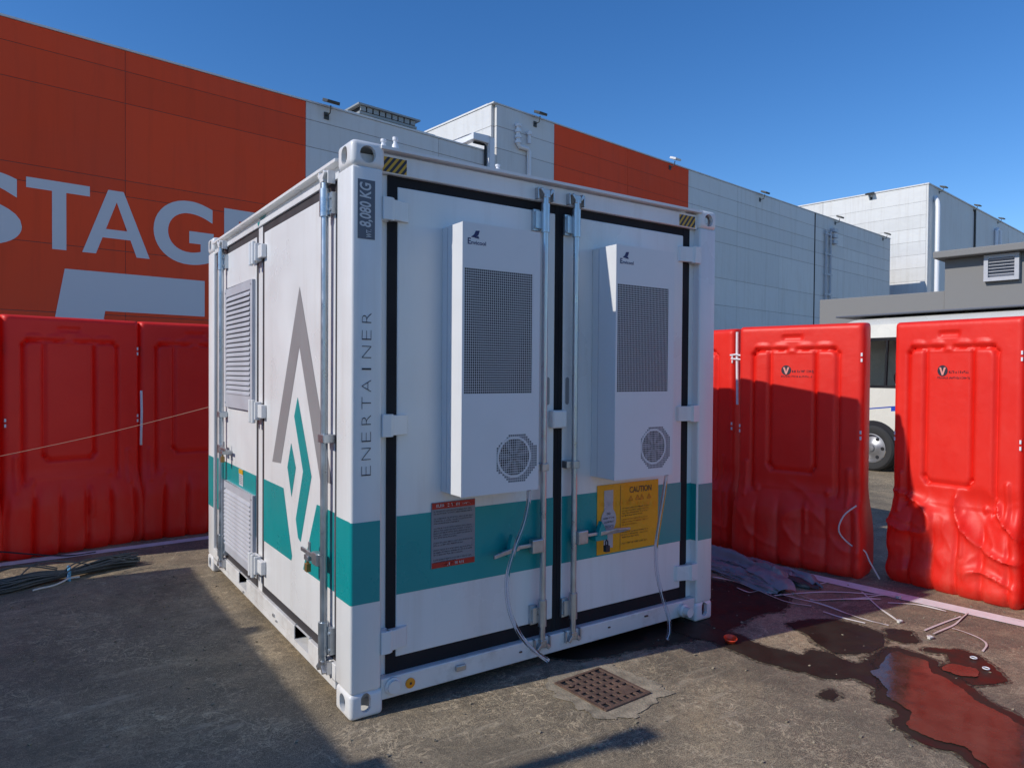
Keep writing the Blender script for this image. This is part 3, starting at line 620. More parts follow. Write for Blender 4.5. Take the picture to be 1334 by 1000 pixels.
# roof, walls, floor frame
MB().box(.05,Wd-.05,.05,Ln-.05,2.50,2.545).build('roof', M['white'], K)
rw = MB()
nrib = 9
prof = []
for k in range(nrib):
    y = .22+k*(Ln-.44)/nrib; p_ = (Ln-.44)/nrib
    prof += [(Wd-.05,y),(Wd-.05,y+p_*.3),(Wd-.02,y+p_*.5),(Wd-.02,y+p_*.8)]
prof.append((Wd-.05,Ln-.22))
for (a,b) in zip(prof, prof[1:]): rw.quad((a[0],a[1],.16),(b[0],b[1],.16),(b[0],b[1],2.46),(a[0],a[1],2.46))
rw.box(Wd-.08,Wd-.07,.19,Ln-.19,.1,2.5)
rw.build('side_wall', M['white'], K)
MB().box(.17,Wd-.17,Ln-.05,Ln-.02,.1,2.48).build('rear_wall', M['white'], K)
MB().box(Wd-.10,Wd-.01,.19,Ln-.19,.04,.16).box(Wd-.10,Wd-.01,.19,Ln-.19,2.46,2.55).box(.16,Wd-.16,Ln-.1,Ln-.01,.04,.16).box(.16,Wd-.16,Ln-.1,Ln-.01,2.46,2.56).build('rear_rails', M['white'], K, bev=.006)
MB().box(.12,Wd-.12,.12,Ln-.12,.10,.16).build('floor_frame', M['dark'], K)
MB().box(.13,Wd-.13,.13,Ln-.13,.165,2.46).build('inner_core', M['dark'], K)

# --- front end: header, sill, jambs
hd = MB().box(.153,2.285,.026,.12,2.468,2.556).build('door_header', M['white'], K, bev=.004)
MB().prism([(.14,-.006,2.566),(.14,.12,2.572),(.14,.12,2.586),(.14,-.006,2.580)], (2.158,0,0)).build('header_lip', M['white'], hd)
sl = MB().box(.155,2.285,.012,.12,.056,.154).build('door_sill', M['sill'], K, bev=.006)
for a_ in ((.150,.194),(2.24,2.288)): MB().box(*a_,.055,.12,.156,2.466).build('door_jamb', M['white'], K)
def hazard(x0,x1,z0,z1,fn,parent,flip=1):
    hz = MB().quad(fn(x0,z0,0),fn(x1,z0,0),fn(x1,z1,0),fn(x0,z1,0)).build('hazard_sticker', M['hazard_yellow'], parent)
    s_ = MB(); h = z1-z0; n_ = 4; w_ = (x1-x0)/n_*.5
    for k in range(-1, n_+1):
        a = x0+(k)*(x1-x0)/n_*1.0; pts = []
        for (u,v) in ((a,z0),(a+w_,z0),(a+w_+h*.8,z1),(a+h*.8,z1)): pts.append([u,v])
        # clip to the sticker
        poly = pts
        for side, lim in ((1,x0),(-1,x1)):
            out = []
            for i in range(len(poly)):
                p0, p1 = poly[i], poly[(i+1)%len(poly)]
                i0 = side*(p0[0]-lim) >= 0; i1 = side*(p1[0]-lim) >= 0
                if i0: out.append(p0)
                if i0 != i1:
                    t_ = (lim-p0[0])/(p1[0]-p0[0]); out.append([lim, p0[1]+t_*(p1[1]-p0[1])])
            poly = out
            if not poly: break
        if len(poly) > 2: s_.poly([fn(u,v,.0012) for u,v in poly])
    s_.build('hazard_stripe', M['print_dark'], parent)
ff = lambda y: (lambda u, v, d=0.: (u, y-.0015-d, v))
hazard(.158,.278,2.474,2.542,ff(.026),hd)
hazard(2.120,2.262,2.474,2.542,ff(.026),hd)
# sill details
q = MB().lathe((.212,.012,.112),(0,-1,0),[(.040,0),(.040,.010),(.032,.014),(.030,.024),(.0,.024)],20)
q.build('pipe_stub', M['sill'], sl, sm=True)
q = MB().lathe((2.165,.012,.10),(0,-1,0),[(.040,0),(.040,.022),(.028,.03),(.028,.07),(.0,.07)],20)
q.build('pipe_stub', M['sill'], sl, sm=True)
MB().lathe((.302,.012,.103),(0,-1,0),[(.024,0),(.024,.006),(.018,.008),(.0,.008)],20).build('round_marker', M['orange_marker'], sl, sm=True)
MB().lathe((.302,.0035,.103),(0,-1,0),[(.006,0),(.006,.002),(0,.002)],10).build('marker_stud', M['print_dark'], sl)
MB().box(.545,.60,-.004,.012,.10,.128).build('small_clamp', M['zinc'], sl, bev=.004)
for a_ in ((1.84,1.865,.004,.012,.118,.126),(1.55,1.565,.006,.012,.11,.117),(.93,.945,.006,.012,.105,.112)): MB().box(*a_).build('bolt_head', M['rust'], sl)

# --- front doors
def front_door(x0, x1, gx0, gx1, hinge_left):
    d = MB().box(x0,x1,YD,YD+.05,.227,2.420).build('front_door', M['white'], K, bev=.006)
    MB().box(gx0,x0-.001,.048,.09,.156,2.466).box(x1+.001,gx1,.048,.09,.156,2.466).box(x0-.001,x1+.001,.050,.09,2.421,2.466).box(x0-.001,x1+.001,.050,.09,.156,.226).build('door_gasket', M['rubber'], d)
    MB().quad((x0+.001,YD-.0015,.520),(x1-.001,YD-.0015,.520),(x1-.001,YD-.0015,.888),(x0+.001,YD-.0015,.888)).build('teal_stripe', M['teal'], d)
    for z in (2.303,1.316,.322):
        if hinge_left:
            hg = MB().box(.150,.196,-.004,.055,z-.052,z+.052).lathe((.196,.016,z-.052),(0,0,1),[(0,0),(.016,0),(.016,.104),(0,.104)],12)
            hg.prism([(.205,.006,z-.046),(.29,.030,z-.046),(.30,YD+.001,z-.046),(.205,YD+.001,z-.046)],(0,0,.092))
        else:
            hg = MB().box(2.234,2.29,-.004,.055,z-.052,z+.052).lathe((2.238,.016,z-.052),(0,0,1),[(0,0),(.016,0),(.016,.104),(0,.104)],12)
            hg.prism([(2.228,.006,z-.046),(2.14,.030,z-.046),(2.13,YD+.001,z-.046),(2.228,YD+.001,z-.046)],(0,0,.092))
        hg.build('hinge', M['white'], d, bev=.003)
    return d
dl = front_door(.243, 1.172, .194, 1.199, True)
dr = front_door(1.230, 2.180, 1.201, 2.239, False)
# narrow pressed slots beside the centre seal
for (dd,x) in ((dl,1.128),(dr,1.262)):
    pts = [(x+.013*math.cos(a), YD-.001, 1.465+math.copysign(.062,math.sin(a))+.013*math.sin(a)) for a in [2*PI*(i+.5)/16 for i in range(16)]]
    MB().poly(pts).build('pressed_slot', M['grey_vinyl'], dd)
# centre keeper plate across the seal
MB().box(1.135,1.235,.005,.048,1.265,1.362).build('centre_keeper', M['white'], dl, bev=.012, seg=3)

def rod_front(x, hinge_left, pad):
    r = MB().tube([(x,.004,.125),(x,.004,2.50)], .0165, 14).build('locking_rod', M['galv'], K, sm=True)
    for z0, z1 in ((2.30,2.45),(.22,.36)):
        hw = MB()
        hw.tube([(x,.004,z0),(x,.004,z1)], .0235, 14)
        hw.box(x-.062,x-.02,.026,YD-.001,z0+.01,z1-.03)
        hw.box(x-.055,x+.024,.012,.03,z0+.02,z1-.04)
        for zz in (z0+.03, z1-.05): hw.lathe((x-.05,.026,zz),(0,-1,0),[(0,.0),(.008,0),(.008,.006),(0,.006)],8)
        hw.build('rod_sleeve', M['galv'], r, sm=True)
    g_ = MB().box(x-.055,x+.022,.0,YD-.001,1.045,1.085).box(x-.022,x+.022,-.017,.0,1.045,1.085).build('rod_guide', M['zinc'], r, bev=.003)
    for z, s_ in ((2.50,1),(.125,-1)):
        k = MB().box(x-.020,x+.020,-.012,.024,z-.018,z+.022)
        k.prism([(x-.045,-.016,z+.02*s_),(x-.02,-.016,z-.008*s_),(x-.018,-.016,z+.012*s_),(x-.03,-.016,z+.032*s_)],(0,.04,0))
        k.prism([(x+.045,-.016,z+.02*s_),(x+.02,-.016,z-.008*s_),(x+.018,-.016,z+.012*s_),(x+.03,-.016,z+.032*s_)],(0,.04,0))
        k.box(x-.055,x-.046,-.004,.03,z-.03,z+.03).box(x+.046,x+.055,-.004,.03,z-.03,z+.03)
        k.build('rod_cam', M['zinc'], r, bev=.002)
    return r
r1 = rod_front(1.073, True, 0); r2 = rod_front(1.284, False, 0)
# handles: left one points left, right one points right
hb = MB().box(.985,1.060,-.026,.012,.620,.692).build('handle_hub', M['zinc'], r1, bev=.006)
h1_ = MB().box(.90,.995,-.010,.0,.652,.672).prism([(.905,-.022,.650),(.80,-.03,.638),(.745,-.03,.628),(.745,-.03,.648),(.80,-.03,.660),(.905,-.022,.674)],(0,.014,0)).build('handle_lever', M['zinc'], r1, bev=.003)
MB().box(.835,.905,-.012,YD-.001,.622,.652).prism([(.84,-.02,.652),(.90,-.02,.652),(.885,-.02,.70),(.862,-.02,.735),(.850,-.02,.70)],(0,.03,0)).build('handle_catch', M['teal'], r1, bev=.003)
MB().box(1.297,1.365,-.026,.012,.625,.700).build('handle_hub', M['zinc'], r2, bev=.006)
MB().box(1.36,1.47,-.012,.0,.658,.676).prism([(1.46,-.02,.655),(1.60,-.03,.658),(1.68,-.03,.665),(1.68,-.03,.678),(1.58,-.03,.684),(1.46,-.02,.679)],(0,.014,0)).build('handle_lever', M['zinc'], r2, bev=.003)
MB().box(1.43,1.52,-.012,YD-.006,.625,.655).prism([(1.44,-.02,.655),(1.51,-.02,.655),(1.495,-.02,.70),(1.47,-.02,.735),(1.455,-.02,.70)],(0,.03,0)).build('handle_catch', M['teal'], r2, bev=.003)
q = MB().box(1.492,1.522,-.03,-.006,.560,.595).tube([(1.499,-.018,.595),(1.499,-.018,.618),(1.507,-.018,.626),(1.515,-.018,.618),(1.515,-.018,.595)],.004,8)
q.build('padlock', M['print_dark'], r2, bev=.002)

# teal on the posts and jambs
MB().quad((.013,.0025,.520),(.143,.0025,.520),(.143,.0025,.888),(.013,.0025,.888)).build('teal_stripe', M['teal'], K)
MB().quad((.0025,.015,.520),(.0025,.180,.520),(.0025,.180,.892),(.0025,.015,.892)).build('teal_stripe', M['teal'], K)
tb = MB()
for k in range(6):
    a0 = PI/2*k/6; a1 = PI/2*(k+1)/6; c_ = .016; r_ = .0135
    tb.quad((c_-r_*math.sin(a0),c_-r_*math.cos(a0),.520),(c_-r_*math.sin(a1),c_-r_*math.cos(a1),.520),(c_-r_*math.sin(a1),c_-r_*math.cos(a1),.889),(c_-r_*math.sin(a0),c_-r_*math.cos(a0),.889))
tb.build('teal_stripe', M['teal'], K, sm=True)
MB().quad((2.296,.0025,.515),(2.426,.0025,.515),(2.426,.0025,.870),(2.296,.0025,.870)).build('teal_stripe', M['teal'], K)
MB().quad((2.2425,.0535,.515),(2.286,.0535,.515),(2.286,.0535,.874),(2.2425,.0535,.874)).quad((2.2845,.012,.515),(2.2845,.053,.515),(2.2845,.053,.872),(2.2845,.012,.872)).build('teal_stripe', M['teal'], K)
MB().quad((.0025,2.808,.505),(.0025,2.978,.505),(.0025,2.978,.895),(.0025,2.808,.895)).build('teal_stripe', M['teal'], K)

# lettering on the near corner post (reads upwards)
pl = MB().quad((.030,.0025,2.152),(.112,.0025,2.152),(.112,.0025,2.415),(.030,.0025,2.415)).build('weight_plate', M['plate'], K)
wt = MB()
rot = lambda u, v: (v, .0012, u)         # u runs up, v runs right-to-left on the post
def rotf(y): return lambda u, v: (.142-v, y, u)
text_box(wt, '8,080 KG', rotf(.0012), 2.205, 2.402, .040, .104, bold=.02, shear=.12)
text_box(wt, 'WT.', rotf(.0012), 2.160, 2.196, .047, .072, bold=.01, shear=.12)
wt.build('weight_text', M['print_light'], pl)
en = MB(); word = 'ENERTAINER'; zs = [1.118+i*(1.802-1.118)/9 for i in range(10)]
for ch, zc in zip(word, zs):
    hw_ = .004 if ch == 'I' else (.022 if ch in 'ER' else .027)
    text_box(en, ch, rotf(.0012), zc-hw_, zc+hw_, .046, .090, bold=-.028)
en.build('name_lettering', M['print_dark'], K)

# --- two air conditioners on the front doors
def aircon(x0, x1, logo):
    z0, z1 = .982, 2.258; yf = -.15
    a = MB().box(x0,x1,yf+.004,YD-.0005,z0,z1).build('air_conditioner', M['white_clean'], K, bev=.004)
    NX_, NZ_ = 39, 109; px = (x1-x0)/NX_; gx = [x0+i*px for i in range(NX_+1)]
    pz = (z1-z0)/NZ_; gz = [z0+i*pz for i in range(NZ_+1)]
    cx = x0+.315; cz = 1.146; R1 = .118
    def kind(i, j):
        mx_, mz_ = (gx[i]+gx[i+1])/2, (gz[j]+gz[j+1])/2
        if 1 <= i < 35 and 41 <= j < 91: return 1
        dx, dz = abs(mx_-cx), abs(mz_-cz)
        if dx < R1 and dz < R1 and dx+dz < R1*1.42: return 2
        return 0
    solid = MB(); gr = MB(); fg = MB(); f_ = .098
    for j in range(NZ_):
        i = 0
        while i < NX_:
            k = kind(i,j)
            if k == 0:
                i1 = i
                while i1+1 < NX_ and kind(i1+1,j) == 0: i1 += 1
                solid.quad((gx[i],yf,gz[j]),(gx[i1+1],yf,gz[j]),(gx[i1+1],yf,gz[j+1]),(gx[i],yf,gz[j+1])); i = i1+1
            else:
                t_ = gr if k == 1 else fg
                X0,X1,Z0,Z1 = gx[i],gx[i+1],gz[j],gz[j+1]; bx = (X1-X0)*f_; bz = (Z1-Z0)*f_
                t_.quad((X0,yf,Z0),(X1,yf,Z0),(X1-bx,yf,Z0+bz),(X0+bx,yf,Z0+bz)).quad((X0+bx,yf,Z1-bz),(X1-bx,yf,Z1-bz),(X1,yf,Z1),(X0,yf,Z1))
                t_.quad((X0,yf,Z0),(X0+bx,yf,Z0+bz),(X0+bx,yf,Z1-bz),(X0,yf,Z1)).quad((X1-bx,yf,Z0+bz),(X1,yf,Z0),(X1,yf,Z1),(X1-bx,yf,Z1-bz)); i += 1
    # folded rim of the cover
    solid.box(x0,x1,yf+.0005,yf+.004,z1-.004,z1).box(x0,x1,yf+.0005,yf+.004,z0,z0+.004).box(x0,x0+.003,yf+.0005,yf+.004,z0+.004,z1-.004).box(x1-.003,x1,yf+.0005,yf+.004,z0+.004,z1-.004)
    solid.build('front_cover', M['white_clean'], a)
    tag(gr.build('air_grille', M['white_clean'], a), kind='stuff'); tag(fg.build('fan_grille', M['white_clean'], a), kind='stuff')
    # dark fin block, fan ring and fan blades behind the perforations
    fin = MB().box(gx[1]+.001,gx[35]-.001,yf+.0032,yf+.0036,gz[41]+.001,gz[91]-.001)
    for k in range(12): fin.box(gx[1]+.01+k*.03,gx[1]+.014+k*.03,yf+.0022,yf+.0031,gz[41]+.001,gz[91]-.001)
    fin.build('fin_block', M['fin'], a)
    MB().lathe((cx,yf+.0036,cz),(0,-1,0),[(0,0),(.135,0)],24).build('fan_well', M['fan_well'], a)
    MB().lathe((cx-.014,yf+.0033,cz+.006),(0,-1,0),[(0,0),(.092,0)],36).build('fan_mouth', M['dark'], a)
    MB().lathe((cx-.014,yf+.0034,cz+.006),(0,-1,0),[(.101,0),(.099,.0016),(.091,.0016),(.089,0)],40).build('fan_ring', M['fan_ring'], a, sm=True)
    fb = MB()
    for k in range(7):
        t_ = 2*PI*k/7
        fb.poly([(cx-.014+r_*math.cos(t_+d_), yf+.0028, cz+.006+r_*math.sin(t_+d_)) for r_,d_ in ((.02,0),(.085,.15),(.085,.5),(.02,.6))])
    fb.build('fan_blades', M['plate'], a)
    lg = MB(); fl = lambda u, v: (u, yf-.0012, v)
    text_box(lg, 'E', fl, x0+.027, x0+.044, 2.157, 2.186, bold=.02)
    text_box(lg, 'nvicool', fl, x0+.046, x0+.127, 2.157, 2.176, bold=.015)
    lg.poly([fl(x0+.045,2.19),fl(x0+.062,2.205),fl(x0+.07,2.222),fl(x0+.092,2.224),fl(x0+.086,2.205),fl(x0+.07,2.19)])
    lg.poly([fl(x0+.064,2.188),fl(x0+.084,2.199),fl(x0+.09,2.186)])
    lg.build('maker_logo', M['logo_blue'], a)
    # side seam and screws
    MB().box(x0-.0015,x0,-.012,-.009,z0+.01,z1-.01).build('side_seam', M['louvre'], a)
    return a
ac1 = aircon(.478,.925,1); ac2 = aircon(1.437,1.890,2)
# drain hoses of clear plastic
def hose(pts):
    P = spline(pts, 10)
    h = MB().tube(P, .0115, 12).build('drain_hose', M['hose'], K, sm=True)
    MB().tube(P, .0025, 6).build('water_thread', M['white_pipe'], h, sm=True)
    MB().lathe((P[0].x,P[0].y,P[0].z-.012),(0,0,1),[(0,0),(.011,0),(.013,.03),(0,.03)],12).build('hose_fitting', M['rubber'], h, sm=True)
hose([(.895,-.11,.985),(.892,-.11,.90),(.872,-.10,.80),(.828,-.085,.68),(.790,-.075,.53),(.806,-.075,.38),(.862,-.085,.25),(.94,-.10,.155),(1.025,-.11,.085)])
hose([(1.885,-.11,.985),(1.862,-.11,.85),(1.835,-.105,.70),(1.815,-.10,.55),(1.838,-.09,.40),(1.895,-.085,.24),(1.935,-.09,.13),(1.925,-.11,.055),(1.895,-.12,.015)])

# --- notices on the front doors
s1 = MB().box(.425,.672,YD-.006,YD-.002,.612,.932).build('warning_notice', M['notice_face'], K, bev=.0015, seg=1)
fs = lambda u, v: (u, YD-.0075, v)
MB().quad(fs(.428,.900),fs(.669,.900),fs(.669,.930),fs(.428,.930)).build('red_band', M['red_label'], s1)
MB().quad(fs(.428,.614),fs(.669,.614),fs(.669,.641),fs(.428,.641)).build('red_band', M['red_label'], s1)
tx = MB(); fs2 = lambda u, v: (u, YD-.0085, v)
scribble(tx, fs2, .450, .590, .908, .015); scribble(tx, fs2, .598, .655, .910, .009); scribble(tx, fs2, .50, .615, .620, .013)
tx.build('band_lettering', M['print_light'], s1)
tx = MB(); zz = .885
for grp in (2,3,5,2,3,2):
    for k in range(grp):
        scribble(tx, fs, .437, .66, zz, .0062, random.uniform(.55,.98) if k == grp-1 else .97); zz -= .0115
    zz -= .0125
tag(tx.build('body_lettering', M['print_dark'], s1), kind='stuff')

s2 = MB().box(1.484,1.976,YD-.006,YD-.002,.528,.925).build('caution_notice', M['yellow_sign'], K, bev=.0015, seg=1)
fy = lambda u, v: (u, YD-.0075, v)
fy2 = lambda u, v: (u, YD-.0090, v)
wp = MB().quad(fy(1.535,.560),fy(1.605,.560),fy(1.605,.660),fy(1.535,.660)).quad(fy(1.535,.748),fy(1.605,.748),fy(1.605,.893),fy(1.535,.893))
wp.poly([fy2(1.570+.057*math.cos(a), .722+.072*math.sin(a)) for a in [2*PI*i/32 for i in range(32)]])
wp.build('white_tag', M['sign_face'], s2)
MB().quad(fy(1.661,.535),fy(1.664,.535),fy(1.664,.915),fy(1.661,.915)).build('fold_line', M['rust'], s2)
tx = MB(); text_box(tx, 'CAUTION', fy, 1.735, 1.915, .862, .898, bold=.012); tx.build('caution_title', M['print_dark'], s2); tx = MB()
ft = lambda u, v: (u, YD-.0105, v)
text_box(tx, 'DO', ft, 1.555, 1.582, .752, .765, bold=.02)
for k,(u0,u1) in enumerate(((1.528,1.612),(1.535,1.607))): scribble(tx, ft, u0, u1, .728-k*.022, .010, 1.)
scribble(tx, ft, 1.542, 1.60, .678, .013, 1.); tag(tx.build('tag_lettering', M['print_dark'], s2), kind='stuff'); tx = MB()
for k in range(4): scribble(tx, fy, 1.675, 1.90-.05*(k==3), .772-k*.0145, .0075)
for k in range(3): scribble(tx, fy, 1.675, 1.90-.08*(k==2), .632-k*.0145, .0075)
scribble(tx, fy, 1.675, 1.88, .566, .009, 1.)
tag(tx.build('black_lettering', M['print_dark'], s2), kind='stuff')
tx = MB()
for k in range(3): scribble(tx, fy, 1.675, 1.90-.10*(k==2), .706-k*.015, .0075)
tag(tx.build('red_lettering', M['red_ink'], s2), kind='stuff')
ic = MB()
for u in (1.745,1.80,1.835,1.895):            # outline pictograms in warning triangles
    for a,b in (((u-.016,.818),(u+.016,.818)),((u-.016,.818),(u,.845)),((u+.016,.818),(u,.845))):
        d_ = (Vector(b)-Vector(a)).normalized(); n_ = Vector((-d_.y,d_.x))*.0014
        ic.quad(fy(a[0]-n_.x,a[1]-n_.y),fy(b[0]-n_.x,b[1]-n_.y),fy(b[0]+n_.x,b[1]+n_.y),fy(a[0]+n_.x,a[1]+n_.y))
    ic.quad(fy(u-.0015,.823),fy(u+.0015,.823),fy(u+.0015,.834),fy(u-.0015,.834))
ic.build('warning_pictogram', M['red_ink'], s2)
# clear tape over the notice, wrinkled
tp = MB(); N_ = 30
for k in range(N_):
    u0 = 1.484+k*(.47/N_); u1 = u0+.47/N_
    g0 = lambda u: YD-.0125-.006*abs(noise.noise(Vector((u*22,1,3))))
    c0_ = lambda u: .815-.35*max(0,u-1.68)*(.4 if u > 1.68 else 0)
    tp.quad((u0,g0(u0),c0_(u0)-.016),(u1,g0(u1),c0_(u1)-.016),(u1,g0(u1+.5),c0_(u1)+.012),(u0,g0(u0+.5),c0_(u0)+.012))
tape = clear_mat('clear_tape', (.95,.95,.95), .18, 1.12)
tp.build('clear_tape', tape, s2, sm=True)

# --- left side: rails, mullion, doors that open from the two ends
tr = MB().box(-.006,.07,.190,Ln-.190,2.527,2.545).box(.036,.08,.190,Ln-.190,2.487,2.528).box(.012,.08,.190,Ln-.190,2.456,2.488).build('top_side_rail', M['white'], K, bev=.003)
hazard(2.50,2.62,2.46,2.485,lambda u,v,d=0.: (.012-.0015-d, u, v),tr)
MB().poly([(.034,1.46,2.524),(.034,1.62,2.524),(.034,1.55,2.489)]).poly([(.0105,1.52,2.485),(.0105,1.575,2.485),(.0105,1.56,2.458)]).build('teal_marker', M['teal'], tr)
ss = MB().box(.004,.10,.190,Ln-.190,.078,.118)
for (a,b) in ((.190,.575),(.806,1.81),(2.015,Ln-.190)): ss.box(.004,.10,a,b,.118,.192)
ss = ss.build('side_sill', M['sill'], K, bev=.003)
for (a,b) in ((.575,.806),(1.81,2.015)):
    pk = MB().quad((.30,a,.10),(.30,b,.10),(.30,b,.20),(.30,a,.20)).quad((.01,a,.1185),(.30,a,.1185),(.30,b,.1185),(.01,b,.1185)).quad((.01,a-.0,.118),(.30,a,.118),(.30,a,.20),(.01,a,.20)).quad((.01,b,.118),(.30,b,.118),(.30,b,.20),(.01,b,.20)).quad((.01,a,.1925),(.3,a,.1925),(.3,b,.1925),(.01,b,.1925))
    pk.build('fork_pocket', M['sill'], ss)
for a_ in ((-.004,.004,1.16,1.19,.135,.150),(-.003,.004,1.86,1.885,.09,.10),(-.003,.004,1.11,1.13,.12,.128)): MB().box(*a_).build('bolt_head', M['zinc'], ss)
MB().box(XD+.002,.08,1.500,1.588,.192,2.456).build('mullion', M['white'], K, bev=.003)
def side_door(y0, y1):
    d = MB().box(XD,XD+.05,y0,y1,.238,2.408).build('side_door', M['white'], K, bev=.006)
    MB().box(XD+.003,.08,y0-.044,y0-.001,.193,2.455).box(XD+.003,.08,y1+.001,y1+.044,.193,2.455).box(XD+.004,.08,y0-.001,y1+.001,2.409,2.455).box(XD+.002,.08,y0-.001,y1+.001,.193,.237).build('door_seal', M['side_seal'], d)
    return d
sdn = side_door(.250, 1.455); sdf = side_door(1.634, 2.742)
for a_ in ((.188,.206),(2.786,2.803)): MB().box(.03,.08,*a_,.192,2.456).build('side_jamb', M['white'], K)
for z in (2.29,1.315,.36):
    h = MB().box(-.028,.014,1.485,1.605,z-.055,z+.055).box(-.012,.019,1.40,1.485,z-.04,z+.04).box(-.012,.019,1.605,1.69,z-.04,z+.04)
    h.tube([(-.03,1.515,z-.075),(-.03,1.515,z+.068)], .015, 10).tube([(-.03,1.575,z-.075),(-.03,1.575,z+.068)], .015, 10)
    h.build('centre_hinge', M['white'], K, bev=.004)
# stripes and logo on the side doors
dx = XD-.0015; fp = lambda y, z: (dx, y, z)
MB().poly([fp(1.454,.90),fp(1.052,.900),fp(.892,.547),fp(.905,.520),fp(1.454,.520)]).build('teal_stripe', M['teal'], sdn)
MB().poly([fp(.492,.895),fp(.252,.895),fp(.252,.520),fp(.70,.520),fp(.687,.545)]).build('teal_stripe', M['teal'], sdn)
MB().quad(fp(1.636,.505),fp(2.741,.505),fp(2.741,.897),fp(1.636,.897)).build('teal_stripe', M['teal'], sdf)
lgA = MB().poly([fp(.772,2.012),fp(1.272,1.026),fp(1.103,1.035),fp(.777,1.686),fp(.772,1.69)]).poly([fp(.772,2.012),fp(.772,1.69),fp(.445,1.025),fp(.277,1.025)])
lgA.build('chevron_logo', M['grey_vinyl'], sdn)
MB().poly([fp(.800,1.423),fp(.859,1.317),fp(.708,1.034),fp(.827,.762),fp(.788,.669),fp(.745,.655),fp(.574,1.025)]).build('arrow_logo', M['teal'], sdn)
MB().poly([fp(.911,1.167),fp(.978,1.027),fp(.903,.871),fp(.829,1.04)]).build('diamond_logo', M['teal'], sdn)
# louvre panels
def louvre(y0, y1, z0, z1, n_, mb_, mt_):
    f = MB().box(-.002,XD+.004,y0,y0+.05,z0,z1).box(-.002,XD+.004,y1-.05,y1,z0,z1).box(-.002,XD+.004,y0+.05,y1-.05,z1-mt_,z1).box(-.002,XD+.004,y0+.05,y1-.05,z0,z0+mb_)
    f = f.build('louvre_panel', M['louvre'], K, bev=.002, seg=1)
    MB().box(XD-.003,XD-.0022,y0+.05,y1-.05,z0+mb_,z1-mt_).build('louvre_backing', M['dark'], f)
    h = (z1-mt_-z0-mb_)/n_
    first = None
    for k in range(n_):
        zc = z0+mb_+(k+.5)*h
        if first is None:
            first = MB().prism([(-.007,y0+.051,zc-h*.62),(-.007,y0+.051,zc-h*.30),(.0125,y0+.051,zc+h*.52),(.014,y0+.051,zc+h*.44),(-.005,y0+.051,zc-h*.38),(-.005,y0+.051,zc-h*.62)],(0,y1-y0-.102,0)).build('slat', M['louvre'], f)
        else: inst(first, f, (0,0,h*k))
    sc_ = MB()
    for yy in (y0+.025,y1-.025):
        for zz in (z0+.03,(z0+z1)/2,z1-.03): sc_.lathe((-.002,yy,zz),(-1,0,0),[(0,0),(.006,0),(.006,.003),(0,.003)],8)
    sc_.build('rivet', M['zinc'], f)
louvre(1.655,2.405,1.305,2.145,21,.10,.06)
louvre(1.640,2.465,.262,.770,14,.055,.055)
st_ = MB().quad((dx-.002,1.95,.782),(dx-.002,2.06,.782),(dx-.002,2.06,.895),(dx-.002,1.95,.895)).build('small_label', M['print_light'], sdf)
MB().quad((dx-.004,1.95,.862),(dx-.004,2.06,.862),(dx-.004,2.06,.894),(dx-.004,1.95,.894)).build('label_header', M['hazard_yellow'], st_)
tx = MB(); fl_ = lambda u, v: (dx-.004, 2.055-(u), v)
for k in range(5): scribble(tx, fl_, .0, .10, .848-k*.013, .007)
tx.build('label_lettering', M['print_dark'], st_)

def rod_side(y, hz, hd_):
    x = -.016
    r = MB().tube([(x,y,.16),(x,y,2.475)], .0175, 14).build('locking_rod', M['galv'], K, sm=True)
    for z0, z1 in ((2.29,2.42),(.215,.37)):
        hw = MB()
        hw.tube([(x,y,z0),(x,y,z1)], .0255, 14)
        hw.box(x+.012,XD+.002,y-.058,y+.02,z0+.01,z1-.02)
        for zz in (z0+.03,z1-.045): hw.lathe((x+.012,y-.045,zz),(-1,0,0),[(0,0),(.008,0),(.008,.007),(0,.007)],8)
        hw.build('rod_sleeve', M['galv'], r, sm=True)
    MB().box(x-.022,XD,y-.05,y+.03,1.225,1.265).build('rod_guide', M['galv'], r, bev=.004)
    for z, s_ in ((2.468,1),(.165,-1)):
        k = MB().box(x-.018,x+.03,y-.022,y+.022,z-.018,z+.022)
        k.prism([(x-.02,y-.05,z+.02*s_),(x-.02,y-.02,z-.008*s_),(x-.02,y-.018,z+.012*s_),(x-.02,y-.03,z+.034*s_)],(.035,0,0))
        k.prism([(x-.02,y+.05,z+.02*s_),(x-.02,y+.02,z-.008*s_),(x-.02,y+.018,z+.012*s_),(x-.02,y+.03,z+.034*s_)],(.035,0,0))
        k.box(x-.006,x+.03,y-.058,y-.048,z-.03,z+.03).box(x-.006,x+.03,y+.048,y+.058,z-.03,z+.03)
        k.build('rod_cam', M['zinc'] if z < 1 else M['white'], r, bev=.002)
    a = MB().box(x-.03,x+.006,y+hd_*.02,y+hd_*.09,hz-.03,hz+.03).build('handle_hub', M['zinc'], r, bev=.005)
    l0, l1 = sorted((y+hd_*.085, y+hd_*.26))
    MB().box(x-.028,x-.016,l0,l1,hz-.002,hz+.018).build('handle_lever', M['zinc'], r, bev=.003)
    c0_, c1_ = sorted((y+hd_*.13, y+hd_*.19))
    MB().box(x-.034,XD,c0_,c1_,hz-.03,hz-.004).box(x-.02,x-.01,c0_+.02,c1_-.02,hz-.004,hz+.06).build('handle_catch', M['zinc'], r, bev=.003)
    yp = y+hd_*.16
    MB().box(x-.035,x-.013,yp-.018,yp+.018,hz-.085,hz-.045).tube([(x-.024,yp-.011,hz-.045),(x-.024,yp-.011,hz-.03),(x-.024,yp+.011,hz-.03),(x-.024,yp+.011,hz-.045)],.004,6).build('padlock', M['brass'], r, bev=.003)
    return r
rod_side(.292,.662,1); rod_side(2.45,1.0,-1)
